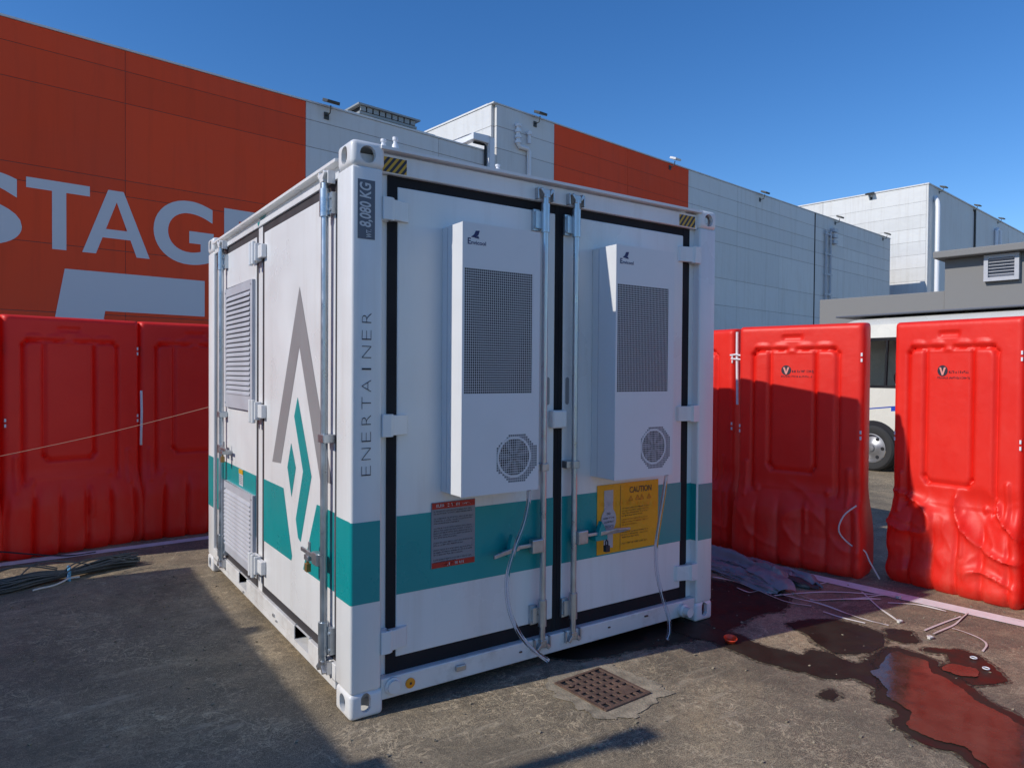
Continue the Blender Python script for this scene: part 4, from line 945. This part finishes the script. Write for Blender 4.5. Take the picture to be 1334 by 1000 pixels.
# roof fittings
for (x,y,h) in ((.172,.05,.042),(.222,.03,.055),(.80,.05,.035)):
    q = MB().lathe((x,y,2.572),(0,0,1),[(0,0),(.012,0),(.012,.008),(.018,.010),(.014,.012+h*.4),(.009,.014+h*.4),(.009,.012+h*.7),(.013,.014+h*.7),(.013,.012+h),(0,.012+h)],12)
    q.build('roof_gland', M['white_pipe'], K, sm=True)

# ------------------------------------------------------------------ red water-filled barriers
def pill(x, z, xc, z0, z1, r):
    zc = min(max(z, z0), z1); d = math.hypot(x-xc, z-zc); return smooth(r*1.5, r*.5, d)
def seg(p, a, b):
    ax, az = a; bx, bz = b; dx_, dz_ = bx-ax, bz-az; L_ = dx_*dx_+dz_*dz_
    t_ = max(0, min(1, ((p[0]-ax)*dx_+(p[1]-az)*dz_)/L_)); return math.hypot(p[0]-ax-t_*dx_, p[1]-az-t_*dz_)
HB = 1.97
OUT = [((-.365,.60),(-.365,1.73)),((-.365,1.73),(-.335,1.765)),((-.335,1.765),(-.09,1.765)),((.0,1.765),(.285,1.765)),((.285,1.765),(.315,1.73)),((.315,1.73),(.315,.60))]
INN = [((-.225,1.74),(-.225,.82)),((-.225,.82),(-.195,.78)),((-.195,.78),(.115,.78)),((.115,.78),(.145,.82)),((.145,.82),(.145,1.74))]
LOB = [-.5+.182*k+.02 for k in range(7)]
def front_d(x, z, dent, seed):
    base = smooth(.72,.40,z)
    d = .110+.085*base
    d -= .05*max(0,1-z/.10)**2
    p_ = (x,z)
    for a in OUT: d -= .027*math.exp(-(seg(p_,*a)/.014)**2)
    for a in INN: d -= .027*math.exp(-(seg(p_,*a)/.014)**2)
    # panels between the grooves stand slightly proud
    if -.365 < x < .315 and .62 < z < 1.765: d += .006
    if -.225 < x < .145 and .80 < z < 1.74: d -= .008
    for l in LOB:
        d -= (.034*smooth(.60,.40,z)+.02*max(0,1-z/.16))*(.40 if dent else 1)*math.exp(-((x-l)/.016)**2)
    ph = (x+.48)/.182; d += .012*base*math.sin(PI*(ph-math.floor(ph)))
    for xc in (-.29,-.14,.06,.21): d += .010*smooth(.055,.03,math.hypot((x-xc)*.45,z-1.795)*1.6)
    d -= .018*smooth(.9,.6,max(abs(x+.045)/.105,abs(z-1.865)/.022))
    for xc in (-.42,.405): d += .016*pill(x,z,xc,.55,.82,.017)
    for xc,z0,z1 in ((.10,.30,.52),(-.31,.60,.62),(.25,.62,.64)): d += .014*pill(x,z,xc,z0,z1,.016)
    if dent:
        mk = smooth(.08,.22,z)*smooth(.80,.60,z)
        v = Vector((x*2.6+seed, z*3.1, seed*.7))
        rdg = 1-abs(noise.noise(v+Vector((z*1.4,0,0)))*2.0)
        rd2 = 1-abs(noise.noise(v*2.3+Vector((3,1,x*2)))*2.2)
        d += dent*mk*(-.055*smooth(.25,-.35,noise.noise(v*.8))+.05*(rdg**5)*(1 if rdg > 0 else 0)+.008*max(rd2,0)**3-.015)
    return d
def barrier_mesh(name, dent=0., seed=1., nx=84, nz=150):
    vs = []; fs_ = []
    def xs(i): return -.5+i/nx
    def zs_(j): return HB*j/nz
    rr = .042
    def edge(x, z):
        e_ = 0.
        ex = .5-abs(x)
        if ex < rr: e_ += rr-math.sqrt(max(0,rr*rr-(rr-ex)**2))
        ez = HB-z
        if ez < rr: e_ += rr-math.sqrt(max(0,rr*rr-(rr-ez)**2))
        return e_
    for side in (-1,1):
        for j in range(nz+1):
            for i in range(nx+1):
                x, z = xs(i), zs_(j)
                d = front_d(x if side < 0 else -x, z, dent if side < 0 else 0, seed)-edge(x,z)
                xx = x*(1+.045*smooth(.6,.25,z)-.03*max(0,1-z/.08)**2)
                vs.append((xx, side*d, z))
    W_ = nx+1; H_ = (nx+1)*(nz+1)
    for j in range(nz):
        for i in range(nx):
            a = j*W_+i; fs_.append((a,a+1,a+W_+1,a+W_)); b = H_+a; fs_.append((b+1,b,b+W_,b+W_+1))
    for j in range(nz):
        a = j*W_; fs_.append((a,a+W_,H_+a+W_,H_+a)); a = j*W_+nx; fs_.append((a+W_,a,H_+a,H_+a+W_))
    for i in range(nx):
        a = nz*W_+i; fs_.append((a,a+1,H_+a+1,H_+a)); a = i; fs_.append((a+1,a,H_+a,H_+a+1))
    me = bpy.data.meshes.new(name); me.from_pydata(vs, [], fs_)
    for p_ in me.polygons: p_.use_smooth = True
    me.materials.append(M['barrier']); me.update()
    try: me.set_sharp_from_angle(angle=math.radians(70))
    except Exception: pass
    return me
def barrier_fittings(t):
    b0 = None
    for s_ in (-1,1):
        for z in (1.70,1.10,.56):
            MB().box(s_*.478-.014,s_*.478+.014,-.098,-.066,z-.05,z+.05).build('connector_eye', M['barrier'], t, bev=.006, off=(0,0,0))
            for dz in (-.022,.022):
                if z == 1.70 and s_ < 0: continue
                MB().box(s_*.484-.006,s_*.484+.006,-.106,-.0985,z+dz-.013,z+dz+.013).build('slot_daylight', M['white_pipe'], t, off=(0,0,0))  # white block painted as daylight showing through the slot
def barrier_logo(t):
    fl = lambda u, v: (u, -.1105, v)
    fl3 = lambda u, v: (u, -.1118, v)
    lg = MB(); c = (-.09,1.60); r = .040
    lg.poly([fl(c[0]+r*math.cos(a), c[1]+r*math.sin(a)) for a in [2*PI*i/32 for i in range(32)]])
    vv = MB().poly([fl3(c[0]-.026,c[1]+.024),fl3(c[0]-.011,c[1]+.024),fl3(c[0],c[1]-.012),fl3(c[0]+.011,c[1]+.024),fl3(c[0]+.026,c[1]+.024),fl3(c[0]+.006,c[1]-.032),fl3(c[0]-.006,c[1]-.032)])
    scribble(lg, fl, c[0]+.048, c[0]+.205, c[1]-.018, .018, 1.); scribble(lg, fl, c[0]-.04, c[0]+.205, c[1]-.058, .014, 1.)
    mk_ = lg.build('maker_mark', M['print_dark'], t, off=(0,0,0)); vv.build('letter_v', M['v_ink'], mk_, off=(0,0,0))
mesh_plain = barrier_mesh('barrier_shell'); mesh_soft = barrier_mesh('barrier_shell_scuffed', .30, 3.7); mesh_dent = barrier_mesh('barrier_shell_dented', 1.0, 8.3)
BG = 'red water-filled barriers fencing the yard'
def barrier(label, loc, rz, me, logo=False, sx=1., sz=1.):
    t = thing('water_barrier', label, 'barrier', loc, rz, BG, local=True)
    o = bpy.data.objects.new('shell', me); C.objects.link(o); o.parent = t
    barrier_fittings(t)
    if logo: barrier_logo(t)
    t.scale = (sx,1,sz); return t
barrier('smooth red barrier below the STAGE lettering, shown whole at the left', (-.858,4.29,0), math.radians(12.0), mesh_plain, sx=1.035, sz=1.02)
t0 = [o for o in C.objects if o.name == 'water_barrier'][0]
dup(t0, (.185,4.405,0), math.radians(1.5), 'red barrier tucked behind the container left rear corner')
dup(t0, (1.235,4.42,0), math.radians(.5), 'red barrier fully hidden behind the container rear')
dup(t0, (-1.90,4.10,0), math.radians(9), 'red barrier just beyond the left picture edge')
barrier('red barrier strip showing just right of the container, behind a tied white rod', (4.135,1.58,0), math.radians(-92), mesh_soft, False)
barrier('half shaded red barrier with small V mark, left of the gap showing the bus', (4.095,.462,0), math.radians(-76.5), mesh_soft, True)
barrier('sunlit red barrier with crushed dented base, right of the gap showing the bus', (4.415,-.605,0), math.radians(-90.5), mesh_dent, True, .86)
barrier('red barrier cut off by the right picture edge, only its base corner seen', (4.405,-1.60,0), math.radians(-90), mesh_soft, False)
# joining rods and ties
o = MB().tube([(-.345,4.05,1.38),(-.342,4.04,1.20),(-.348,4.04,.93),(-.345,4.06,.90)], .010, 8).build('joining_rod', M['white_pipe'], sm=True, loc=(-.345,4.06,.90)); tag(o, 'thin white rod hooked at the joint of the two left barriers', 'rod', 'white rods at barrier joints')
o = MB().tube([(3.905,.965,1.93),(3.90,.96,1.72),(3.905,.955,1.36),(3.90,.95,1.30)], .011, 8).tube([(3.90,1.03,1.73),(3.885,.96,1.735),(3.90,.89,1.72)], .008, 6).tube([(3.90,1.02,1.70),(3.885,.96,1.695),(3.90,.89,1.69)], .008, 6).build('joining_rod', M['white_pipe'], sm=True, loc=(3.90,.95,1.30)); tag(o, 'white rod tied at the barrier joint just right of the container', 'rod', 'white rods at barrier joints')
o = MB().tube(spline([(4.07,-.03,.56),(4.0,.03,.48),(3.97,.05,.36),(4.02,-.02,.26),(4.10,-.08,.22),(4.11,-.12,.14),(4.14,-.18,.02)],6), .006, 6).build('tie_cord', M['strap'], sm=True, loc=(4.14,-.18,.0)); tag(o, 'white cord hanging from the barrier beside the bus gap', 'cord')
o = MB().tube(spline([(-.003,2.955,1.274),(-.67,3.12,1.09),(-1.36,3.3,.93),(-2.6,3.62,.66)],10), .0022, 6).build('slack_cord', M['cord'], sm=True, loc=(-.003,2.955,1.274)); tag(o, 'thin tan cord stretched across the left red barriers', 'cord')
o = MB().tube(spline([(-1.60,4.0,.14),(-1.36,3.98,.10),(-1.05,3.97,.03),(-.86,3.95,.008),(-.7,3.98,.006)],8), .006, 6).build('black_cord', M['black_cord'], sm=True, loc=(-.86,3.95,0)); tag(o, 'black cord lying over the white line at left', 'cord')

# ------------------------------------------------------------------ minibus seen through the barrier gap
bus = thing('minibus', 'cream minibus with blue stripe parked behind the barriers', 'bus', (11.25,0,0))
X0, X1, YF, YB = 10.25, 12.25, 4.02, -3.4
prof = [(X0+.03,.34),(X0,.62),(X0,1.36),(X0+.05,2.18),(X0+.12,2.40),(X0+.28,2.50),(X0+.7,2.57)]
full = prof+[(X0+X1-x,z) for x,z in prof[::-1]]
def bus_skin():
    b = MB(); ys = [YF+.0,YF-.10,YF-.4]; n_ = len(full)
    stations = [(YF,.90,1.55),(YF-.12,.96,1.30),(YF-.45,1.0,.0)]
    def ring(y, sc, zc):
        i = len(b.v)
        for x,z in full: b.v.append(((X0+X1)/2+(x-(X0+X1)/2)*sc, y, z*1.0 if sc == 1 else .34+(z-.34)*(.93+.07*(sc-.9)/.1)))
        return i
    rs = [ring(YF,.90,0), ring(YF-.12,.96,0), ring(YF-.35,1.,0)]
    return b, rs, n_, ring
b, rs, n_, ring = bus_skin()
wins = [(3.55,2.02),(1.95,.85),(.78,-.32),(-.39,-1.49),(-1.56,-2.66)]
# side stations, leaving openings where the windows sit
yy = sorted({YF-.35, YB}|{v for w_ in wins for v in w_}, reverse=True)
rings = rs[:2]+[ring(y,1.,0) for y in yy]; ylist = [YF,YF-.12]+yy
for k in range(len(rings)-1):
    ym = (ylist[k]+ylist[k+1])/2
    op = any(w1 < ym < w0 for w0,w1 in wins)
    for j in range(n_-1):
        if op and (j == 2 or j == n_-4): continue
        b.f.append((rings[k]+j, rings[k]+j+1, rings[k+1]+j+1, rings[k+1]+j))
b.f.append(tuple(rings[0]+j for j in range(n_))); b.f.append(tuple(rings[-1]+j for j in range(n_-1,-1,-1)))
bb = b.build('body', M['bus_white'], bus, sm=True)
for w0,w1 in wins:
    MB().quad((X0+.004,w0,1.36),(X0+.004,w1,1.36),(X0+.052,w1,2.18),(X0+.052,w0,2.18)).build('window_pane', M['glass'], bus)
    fr = MB()
    for (y0,y1,z0,z1) in ((w0,w0-.035,1.36,2.18),(w1+.035,w1,1.36,2.18),(w0,w1,1.36,1.405),(w0,w1,2.13,2.18),(w1+(w0-w1)*.61+.03,w1+(w0-w1)*.61,1.40,2.13)):
        f0 = lambda z: X0-.004+.048*(z-1.36)/.82
        fr.prism([(f0(z0),y0,z0),(f0(z0),y1,z0),(f0(z1),y1,z1),(f0(z1),y0,z1)],(.03,0,0))
    fr.build('window_frame', M['rubber'], bus)
MB().quad((X0+.012,YF-.36,.89),(X0-.004,2.6,1.02),(X0-.004,2.6,1.10),(X0-.004,YF-.36,.97)).quad((X0-.004,2.6,1.02),(X0-.004,YB+.1,1.10),(X0-.004,YB+.1,1.18),(X0-.004,2.6,1.10)).build('blue_stripe', M['bus_blue'], bus)
MB().box(X0-.006,X0+.002,YB+.1,2.68,.60,.615).build('body_seam', M['dark'], bus)
for (xa, s_) in ((X0,1),(X1,-1)):
    for yw in (3.15,-1.6):
        MB().poly([(xa-.002*s_, yw+.45*math.cos(a), max(.345,.375+.45*math.sin(a))) for a in [2*PI*i/40 for i in range(40)]]).build('wheel_arch', M['dark'], bus)
        w_ = MB().lathe((xa+.06*s_,yw,.375),(-s_,0,0),[(.235,-.16),(.335,-.16),(.368,-.13),(.375,0),(.368,.10),(.34,.13),(.30,.135),(.245,.12),(.24,.09)],40).build('wheel', M['tyre'], bus, sm=True)
        rm = MB().lathe((xa+.06*s_,yw,.375),(-s_,0,0),[(.24,.125),(.225,.128),(.205,.07),(.12,.085),(.10,.10),(.055,.105),(.05,.13),(0,.135)],40).build('rim', M['alloy'], w_, sm=True)
        hl = MB()
        for k in range(6):
            a = 2*PI*k/6; c_ = Vector((xa+.06*s_-s_*.084, yw+.165*math.cos(a), .375+.165*math.sin(a)))
            hl.lathe(c_,(-s_,0,0),[(0,0),(.026,0),(.03,-.005)],12)
        hl.build('rim_hole', M['dark'], w_)
MB().box(X0+.1,X1-.1,YB+.1,YF-.3,.5,.95).build('floor', M['bus_in'], bus)
MB().box(X1-.12,X1-.07,YB+.2,YF-.6,1.2,1.36).build('far_trim', M['bus_in'], bus)
for k,y in enumerate((2.55,1.6,.7,-.2,-1.1,-2.0)):
    MB().box(X0+.2,X0+.65,y-.25,y+.2,1.0,1.15).obox((X0+.42,y-.27,1.5),(.22,0,0),(0,.06,0),(0,-.08,.42)).build('seat', M['seat_cover'], bus, bev=.03)
MB().tube([(X0+.45+.19*math.cos(a),3.02+.06*math.sin(a),1.48+.18*math.sin(a)) for a in [2*PI*i/20 for i in range(21)]], .016, 6).tube([(X0+.45,3.02,1.48),(X0+.45,3.25,1.15)], .025, 6).build('steering_wheel', M['rubber'], bus, sm=True)
MB().obox((X0+.3,2.88,1.66),(.012,0,0),(0,.10,.17),(0,-.018,.012)).box(X0+.25,X0+.4,2.68,2.86,1.78,1.86).build('cab_white_bar', M['white_clean'], bus)  # white diagonal bar and small block inside the cab window
MB().box(X0+.35,X1-.35,YB+.4,YF+.02,2.572,2.60).build('roof_pod', M['plate'], bus, bev=.01)
MB().poly([(X0+.25,YF+.002,1.35),(X1-.25,YF+.002,1.35),(X1-.3,YF+.002,2.1),(X0+.3,YF+.002,2.1)]).build('windscreen', M['glass'], bus)
MB().box(X0+.12,X1-.12,YF-.02,YF+.08,.32,.58).build('bumper', M['louvre'], bus, bev=.03)

# ------------------------------------------------------------------ neighbouring container left of the view (its shadow lies on the yard)
NB = thing('storage_container', 'white corrugated container standing left of the view, shading the yard', 'container', (-5.02,.2,0))
NX0, NX1, NY0, NY1, NZ = -6.24, -3.80, -2.55, 3.53, 2.591
b = MB()
for x0,x1 in ((NX0,NX0+.15),(NX1-.15,NX1)):
    for y0,y1 in ((NY0,NY0+.17),(NY1-.17,NY1)): b.box(x0,x1,y0,y1,0,NZ)
b.box(NX0,NX1,NY0+.17,NY1-.17,.04,.16).box(NX0+.02,NX1-.0,NY0+.17,NY1-.17,2.48,2.585).build('frame', M['white'], NB, bev=.008)
b = MB(); n_ = 22
for xw, s_ in ((NX1-.01,1),(NX0+.01,-1)):
    p_ = (NY1-NY0-.36)/n_; pr = []
    for k in range(n_):
        y = NY0+.18+k*p_; pr += [(xw,y),(xw,y+p_*.3),(xw-s_*.035,y+p_*.5),(xw-s_*.035,y+p_*.8)]
    pr.append((xw,NY1-.18))
    for a,c in zip(pr,pr[1:]): b.quad((a[0],a[1],.15),(c[0],c[1],.15),(c[0],c[1],2.49),(a[0],a[1],2.49))
b.box(NX0+.16,NX1-.16,NY1-.06,NY1-.02,.1,2.5).box(NX0+.16,NX1-.16,NY0+.02,NY0+.06,.1,2.5)
b.build('corrugated_wall', M['white'], NB)
MB().box(NX0+.1,NX1-.1,NY0+.1,NY1-.1,.1,2.50).build('inner_core', M['dark'], NB)
MB().box(NX0+.05,NX1-.05,NY0+.05,NY1-.05,2.52,2.57).build('roof', M['white'], NB)
MB().box(NX1-.10,NX1-.02,-.03,.16,2.585,2.69).build('roof_lug', M['galv'], NB, bev=.01)
MB().box(NX1-.04,NX1-.01,1.83,1.93,2.585,2.66).box(NX1-.04,NX1-.01,1.80,1.84,2.585,2.63).build('roof_lug', M['galv'], NB, bev=.005)
MB().tube([(NX1+.05,-.20,0),(NX1+.05,-.20,3.26)], .04, 10).obox((NX1+.05,-.20,3.30),(.05,0,0),(0,.06,0),(0,0,.05)).build('aerial_post', M['galv'], NB)

# ------------------------------------------------------------------ things lying on the ground
# cast-iron drain cover
dr_ = thing('drain_cover', 'rusty square cast-iron drain grating set in the concrete', 'drain cover', (1.161,-.373,0), math.radians(3), local=True)
hx, hy = .155, .182
MB().box(-hx,hx,-hy,-hy+.02,.0,.013).box(-hx,hx,hy-.02,hy,.0,.013).box(-hx,-hx+.02,-hy+.02,hy-.02,.0,.013).box(hx-.02,hx,-hy+.02,hy-.02,.0,.013).build('frame', M['rust'], dr_, bev=.002, seg=1, off=(0,0,0))
MB().quad((-hx+.02,-hy+.02,.005),(hx-.02,-hy+.02,.005),(hx-.02,hy-.02,.005),(-hx+.02,hy-.02,.005)).build('drain_pit', M['dark'], dr_, off=(0,0,0))
nb = 6
for k in range(1,nb):
    x = -hx+.02+k*(2*hx-.04)/nb; MB().box(x-.0115,x+.0115,-hy+.02,hy-.02,.0055,.012).build('grate_bar', M['rust'], dr_, bev=.002, seg=1, off=(0,0,0))
for k in range(1,nb+1):
    y = -hy+.02+k*(2*hy-.04)/(nb+1); MB().box(-hx+.02,hx-.02,y-.0115,y+.0115,.0058,.0123).build('grate_bar', M['rust'], dr_, bev=.002, seg=1, off=(0,0,0))
MB().box(.03,.115,-.13,-.055,.0126,.0135).lathe((-.11,.10,.0125),(0,0,1),[(0,0),(.012,0),(.010,.006),(0,.006)],10).build('lifting_boss', M['rust'], dr_, bev=.001, off=(0,0,0))

# red cap
c = MB().lathe((0,0,0),(0,0,1),[(0,.004),(.022,.0),(.026,.006),(.033,.024),(.036,.026),(.034,.030),(.029,.024),(.022,.008),(0,.008)],24)
o = c.build('cap', M['cap'], sm=True, loc=(0,0,0)); o.location = (2.19,-.335,.004); o.scale = (1.1,1.1,1.0); o.rotation_euler = (math.radians(8),math.radians(-6),0)
tag(o, 'small orange red plastic cap at the wet shadow edge', 'cap')

# cable bundle
cb = thing('cable_bundle', 'bundle of dark cables lying before the left barriers', 'cable bundle', (-1.0,3.2,0))
ax = [(-2.0,2.95,.04),(-1.38,3.09,.04),(-1.24,3.13,.045),(-1.12,3.18,.05),(-.92,3.23,.045),(-.77,3.30,.05),(-.62,3.37,.055),(-.50,3.405,.05)]
b = MB()
for k in range(42):
    a0 = random.uniform(0,2*PI); rr = .05*math.sqrt(random.random()); tw = random.uniform(-1.5,1.5)
    pts = []; cut = random.uniform(0,.06)
    for i,(x,y,z) in enumerate(ax):
        spread = (1.5,1.35,1.25,1.1,.62,.9,1.2,1.3)[i]
        a = a0+tw*i*.18
        pts.append((x+random.uniform(-.02,.02)+(cut if i == len(ax)-1 else 0), y+rr*spread*math.cos(a)*1.25, max(.008, z*.9+rr*spread*math.sin(a)*.8)))
    b.tube(spline(pts,5), .0062, 5)
for k in range(6):     # strands sprung loose
    p0 = Vector(ax[1])+Vector((random.uniform(-.2,.5),random.uniform(-.02,.06),.03))
    b.tube(spline([p0,p0+Vector((.12,.06,.05+random.random()*.05)),p0+Vector((.30,.12,.06)),p0+Vector((.46,.13,.01))],5), .005, 5)
tag(b.build('cables', M['cable'], cb, sm=True), kind='stuff')
MB().tube([Vector((-.925+.0*a,3.225,.045))+Vector((.18*.0,.050*math.cos(a),.045*math.sin(a))) for a in [2*PI*i/16 for i in range(17)]], .012, 6).tube(spline([(-.925,3.175,.04),(-.935,3.16,.015),(-.92,3.14,.008)],4), .010, 6).build('blue_tie', M['blue_tie'], cb, sm=True)
MB().tube(spline([(-1.15,3.0,.008),(-1.10,3.02,.01),(-1.03,3.045,.01),(-.97,3.11,.012),(-.93,3.15,.02),(-.86,3.155,.02)],6), .007, 6).build('white_cord', M['strap'], cb, sm=True)

# crumpled grey sheet beside the right corner
def tarp(A, wd, ht, z0, seed):
    b = MB(); n2 = 34
    P = spline([Vector((x,y,0)) for x,y in A], 14); n1 = len(P)-1
    for i,p in enumerate(P):
        t_ = i/n1; d = (P[min(i+1,n1)]-P[max(i-1,0)]).normalized(); s_ = Vector((d.y,-d.x,0))
        tap = (.45+.55*smooth(0,.12,t_))*(1-.5*smooth(.9,1,t_))
        pinch = 1-.18*math.exp(-((t_-.62)/.05)**2)
        for j in range(n2+1):
            u = j/n2; a = PI*u
            long_ = noise.noise(Vector((t_*1.3,u*7+seed,seed)))                       # creases that run along the fold
            fine = noise.noise(Vector((t_*3+u*1.5,u*15,seed+4)))
            kink = 1-abs(noise.noise(Vector((t_*6+u*2.5,u*3,seed+8)))*2.6)              # sharp cross wrinkles
            r_ = (1+.34*long_+.16*fine+.13*max(0,kink)**6-.05)*pinch
            pos = p+s_*(-math.cos(a))*wd*tap*r_; z = max(.004, z0+ht*tap*math.copysign(abs(math.sin(a))**.8,1)*r_-.01)
            b.v.append((pos.x,pos.y,z))
    W_ = n2+1
    for i in range(n1):
        for j in range(n2): b.f.append((i*W_+j,i*W_+j+1,(i+1)*W_+j+1,(i+1)*W_+j))
    return b
tp_ = thing('plastic_sheet', 'crumpled grey plastic sheet lying at the container right corner', 'sheet', (3.6,.6,0))
tarp([(3.70,1.14),(3.68,.85),(3.66,.52),(3.62,.22),(3.58,.0)], .10, .085, 0, 1.7).build('sheet_fold', M['tarp'], tp_, sm=True)
tarp([(3.40,1.02),(3.36,.78),(3.33,.50),(3.28,.25),(3.27,.06)], .10, .075, 0, 5.1).build('sheet_fold', M['tarp'], tp_, sm=True)
tarp([(3.56,1.16),(3.53,.88),(3.50,.58),(3.44,.30),(3.42,.12)], .145, .115, .015, 9.4).build('sheet_fold', M['tarp'], tp_, sm=True)
# folded flaps at its near end
def flap(pts_l, pts_r, n_=14, amp=.012, seed=0):
    b = MB(); L_ = spline(pts_l, n_); R_ = spline(pts_r, n_); m_ = 10
    for a,c in zip(L_,R_):
        for j in range(m_+1):
            v = a.lerp(c, j/m_); v = v+Vector((0,0,amp*noise.noise(v*18+Vector((seed,0,0)))+.03*math.sin(PI*j/m_)*.6)); v.z = max(.004,v.z); b.v.append(tuple(v))
    W_ = m_+1
    for i in range(len(L_)-1):
        for j in range(m_): b.f.append((i*W_+j,i*W_+j+1,(i+1)*W_+j+1,(i+1)*W_+j))
    return b
flap([(3.52,.50,.10),(3.56,.30,.09),(3.60,.10,.05),(3.58,-.06,.01)],[(3.66,.56,.06),(3.68,.36,.05),(3.66,.16,.03),(3.60,-.05,.008)],seed=2).build('sheet_flap', M['tarp'], tp_, sm=True)
flap([(3.30,.40,.08),(3.26,.24,.075),(3.22,.12,.05),(3.22,.05,.02)],[(3.42,.36,.11),(3.38,.18,.10),(3.36,.04,.07),(3.33,-.01,.02)],seed=5).build('sheet_flap', M['tarp'], tp_, sm=True)
flap([(3.40,.25,.08),(3.44,.12,.06),(3.48,.02,.03),(3.54,-.05,.008)],[(3.50,.30,.085),(3.54,.15,.06),(3.57,.04,.03),(3.58,-.05,.01)],seed=9).build('sheet_lining', M['tarp_in'], tp_, sm=True)

# cut strapping bands
def strap(pts, label, lift=.004, wd=.0055, loop=None):
    P = spline([(x,y,0) for x,y in pts], 7); b = MB(); prev = None
    sd_ = random.random()*20
    rows = []
    for i,p in enumerate(P):
        d = (P[min(i+1,len(P)-1)]-P[max(i-1,0)]).normalized(); s_ = Vector((-d.y,d.x,0)); tilt = noise.noise(Vector((i*.15,sd_,0)))*.9
        z = lift+.012*abs(noise.noise(Vector((p.x*3,p.y*3,sd_))))+wd*abs(math.sin(tilt))
        rows.append((p+s_*wd*math.cos(tilt)+Vector((0,0,z+wd*math.sin(tilt))), p-s_*wd*math.cos(tilt)+Vector((0,0,z-wd*math.sin(tilt)))))
    base = Vector((pts[0][0],pts[0][1],0))
    for i in range(len(rows)-1):
        a,c = rows[i]; e_,f_ = rows[i+1]; th = Vector((0,0,.0012))
        b.quad(a,c,f_,e_).quad(a+th,e_+th,f_+th,c+th).quad(a,e_,e_+th,a+th).quad(c,c+th,f_+th,f_)
    clip = None
    if loop:
        x,y = loop; clip = MB().tube([(x+.020*math.cos(t_),y+.014*math.sin(t_),.010+.006*math.sin(t_*.5)) for t_ in [2*PI*i/14 for i in range(15)]], .0045, 6).box(x-.024,x+.0,y-.010,y+.006,.004,.016)
    o = b.build('strapping_band', M['strap'], loc=tuple(base))
    if clip: clip.build('clip', M['strap'], o, off=base)
    return tag(o, label, 'strap', 'cut white strapping bands on the ground')
strap([(3.16,.05),(3.5,-.09),(3.73,-.28),(3.81,-.38)], 'white band running from the grey sheet to the painted line, rearmost of the shaded bands')
strap([(3.28,-.15),(3.49,-.27),(3.8,-.38),(3.85,-.47)], 'shaded white band ending in a clip loop beside the painted line', loop=(3.86,-.465))
strap([(3.32,-.2),(3.53,-.31),(3.72,-.41)], 'short white band lying wholly in shadow before the clip loop')
strap([(3.76,-.25),(3.51,-.52),(3.36,-.71)], 'straight white band crossing from shadow to a clip in the sun', loop=(3.365,-.715))
strap([(3.21,.04),(3.25,-.19),(3.23,-.43),(3.22,-.57),(3.24,-.71)], 'long pale band leaving the shadow above the dark wet patch')
strap([(3.68,-.48),(3.8,-.6),(3.82,-.79)], 'curved sunlit band lying close along the painted line')
strap([(3.16,.59),(3.19,.45),(3.17,.23),(3.14,.09),(3.11,-.07),(3.17,-.23)], 'curved white band along the near side of the grey sheet')
strap([(3.3,.69),(3.24,.51),(3.26,.42)], 'short bent band right beside the container corner post')
strap([(3.09,.31),(3.07,.19),(3.18,.17),(3.17,.08)], 'folded white band end in front of the grey sheet')
strap([(3.58,.16),(3.62,.05),(3.79,.01)], 'short white band poking out beyond the tip of the grey sheet')
strap([(3.33,.08),(3.3,-.07),(3.3,-.16)], 'stubby white band at the near tip of the grey sheet')
strap([(3.33,-.88),(3.62,-.88),(3.79,-.89)], 'straight sunlit band, left one of the pair meeting near the painted line')
strap([(3.31,-.94),(3.61,-.93),(3.91,-.88)], 'straight sunlit band with a clip at its near end', loop=(3.24,-.955))
strap([(3.51,-.96),(3.48,-1.12),(3.40,-1.19),(3.27,-1.22)], 'bent sunlit band near the small water-filled stain', loop=None)
strap([(3.13,-.34),(3.13,-.49),(3.15,-.61)], 'short sunlit band just outside the container shadow edge')
for (x,y,lb) in ((3.11,-1.24,'white plastic ring lying on the dark stain right of the puddle'),(3.01,-1.34,'white plastic ring at the edge of the small red reflection')):
    q = MB().tube([(.0155*math.cos(t_),.0155*math.sin(t_),.004) for t_ in [2*PI*i/20 for i in range(21)]], .003, 8).build('plastic_ring', M['white_pipe'], sm=True); q.location = (x,y,.010)
    tag(q, lb, 'ring', 'white plastic rings on the wet ground')
# scattered grit
b = MB(); rg = random.Random(3)
for k in range(900):
    x = rg.uniform(-1.6,4.4); y = rg.uniform(-1.9,3.9)
    if -.02 < x < 2.45 and -.02 < y < 3: continue
    r_ = rg.choice((.0025,.003,.004,.006)); a = rg.random()*6
    b.obox((x,y,r_*.6),(r_*math.cos(a),r_*math.sin(a),0),(-r_*.8*math.sin(a),r_*.8*math.cos(a),r_*.3),(0,-r_*.2,r_*.6))
tag(b.build('grit', M['patch']), kind='stuff')
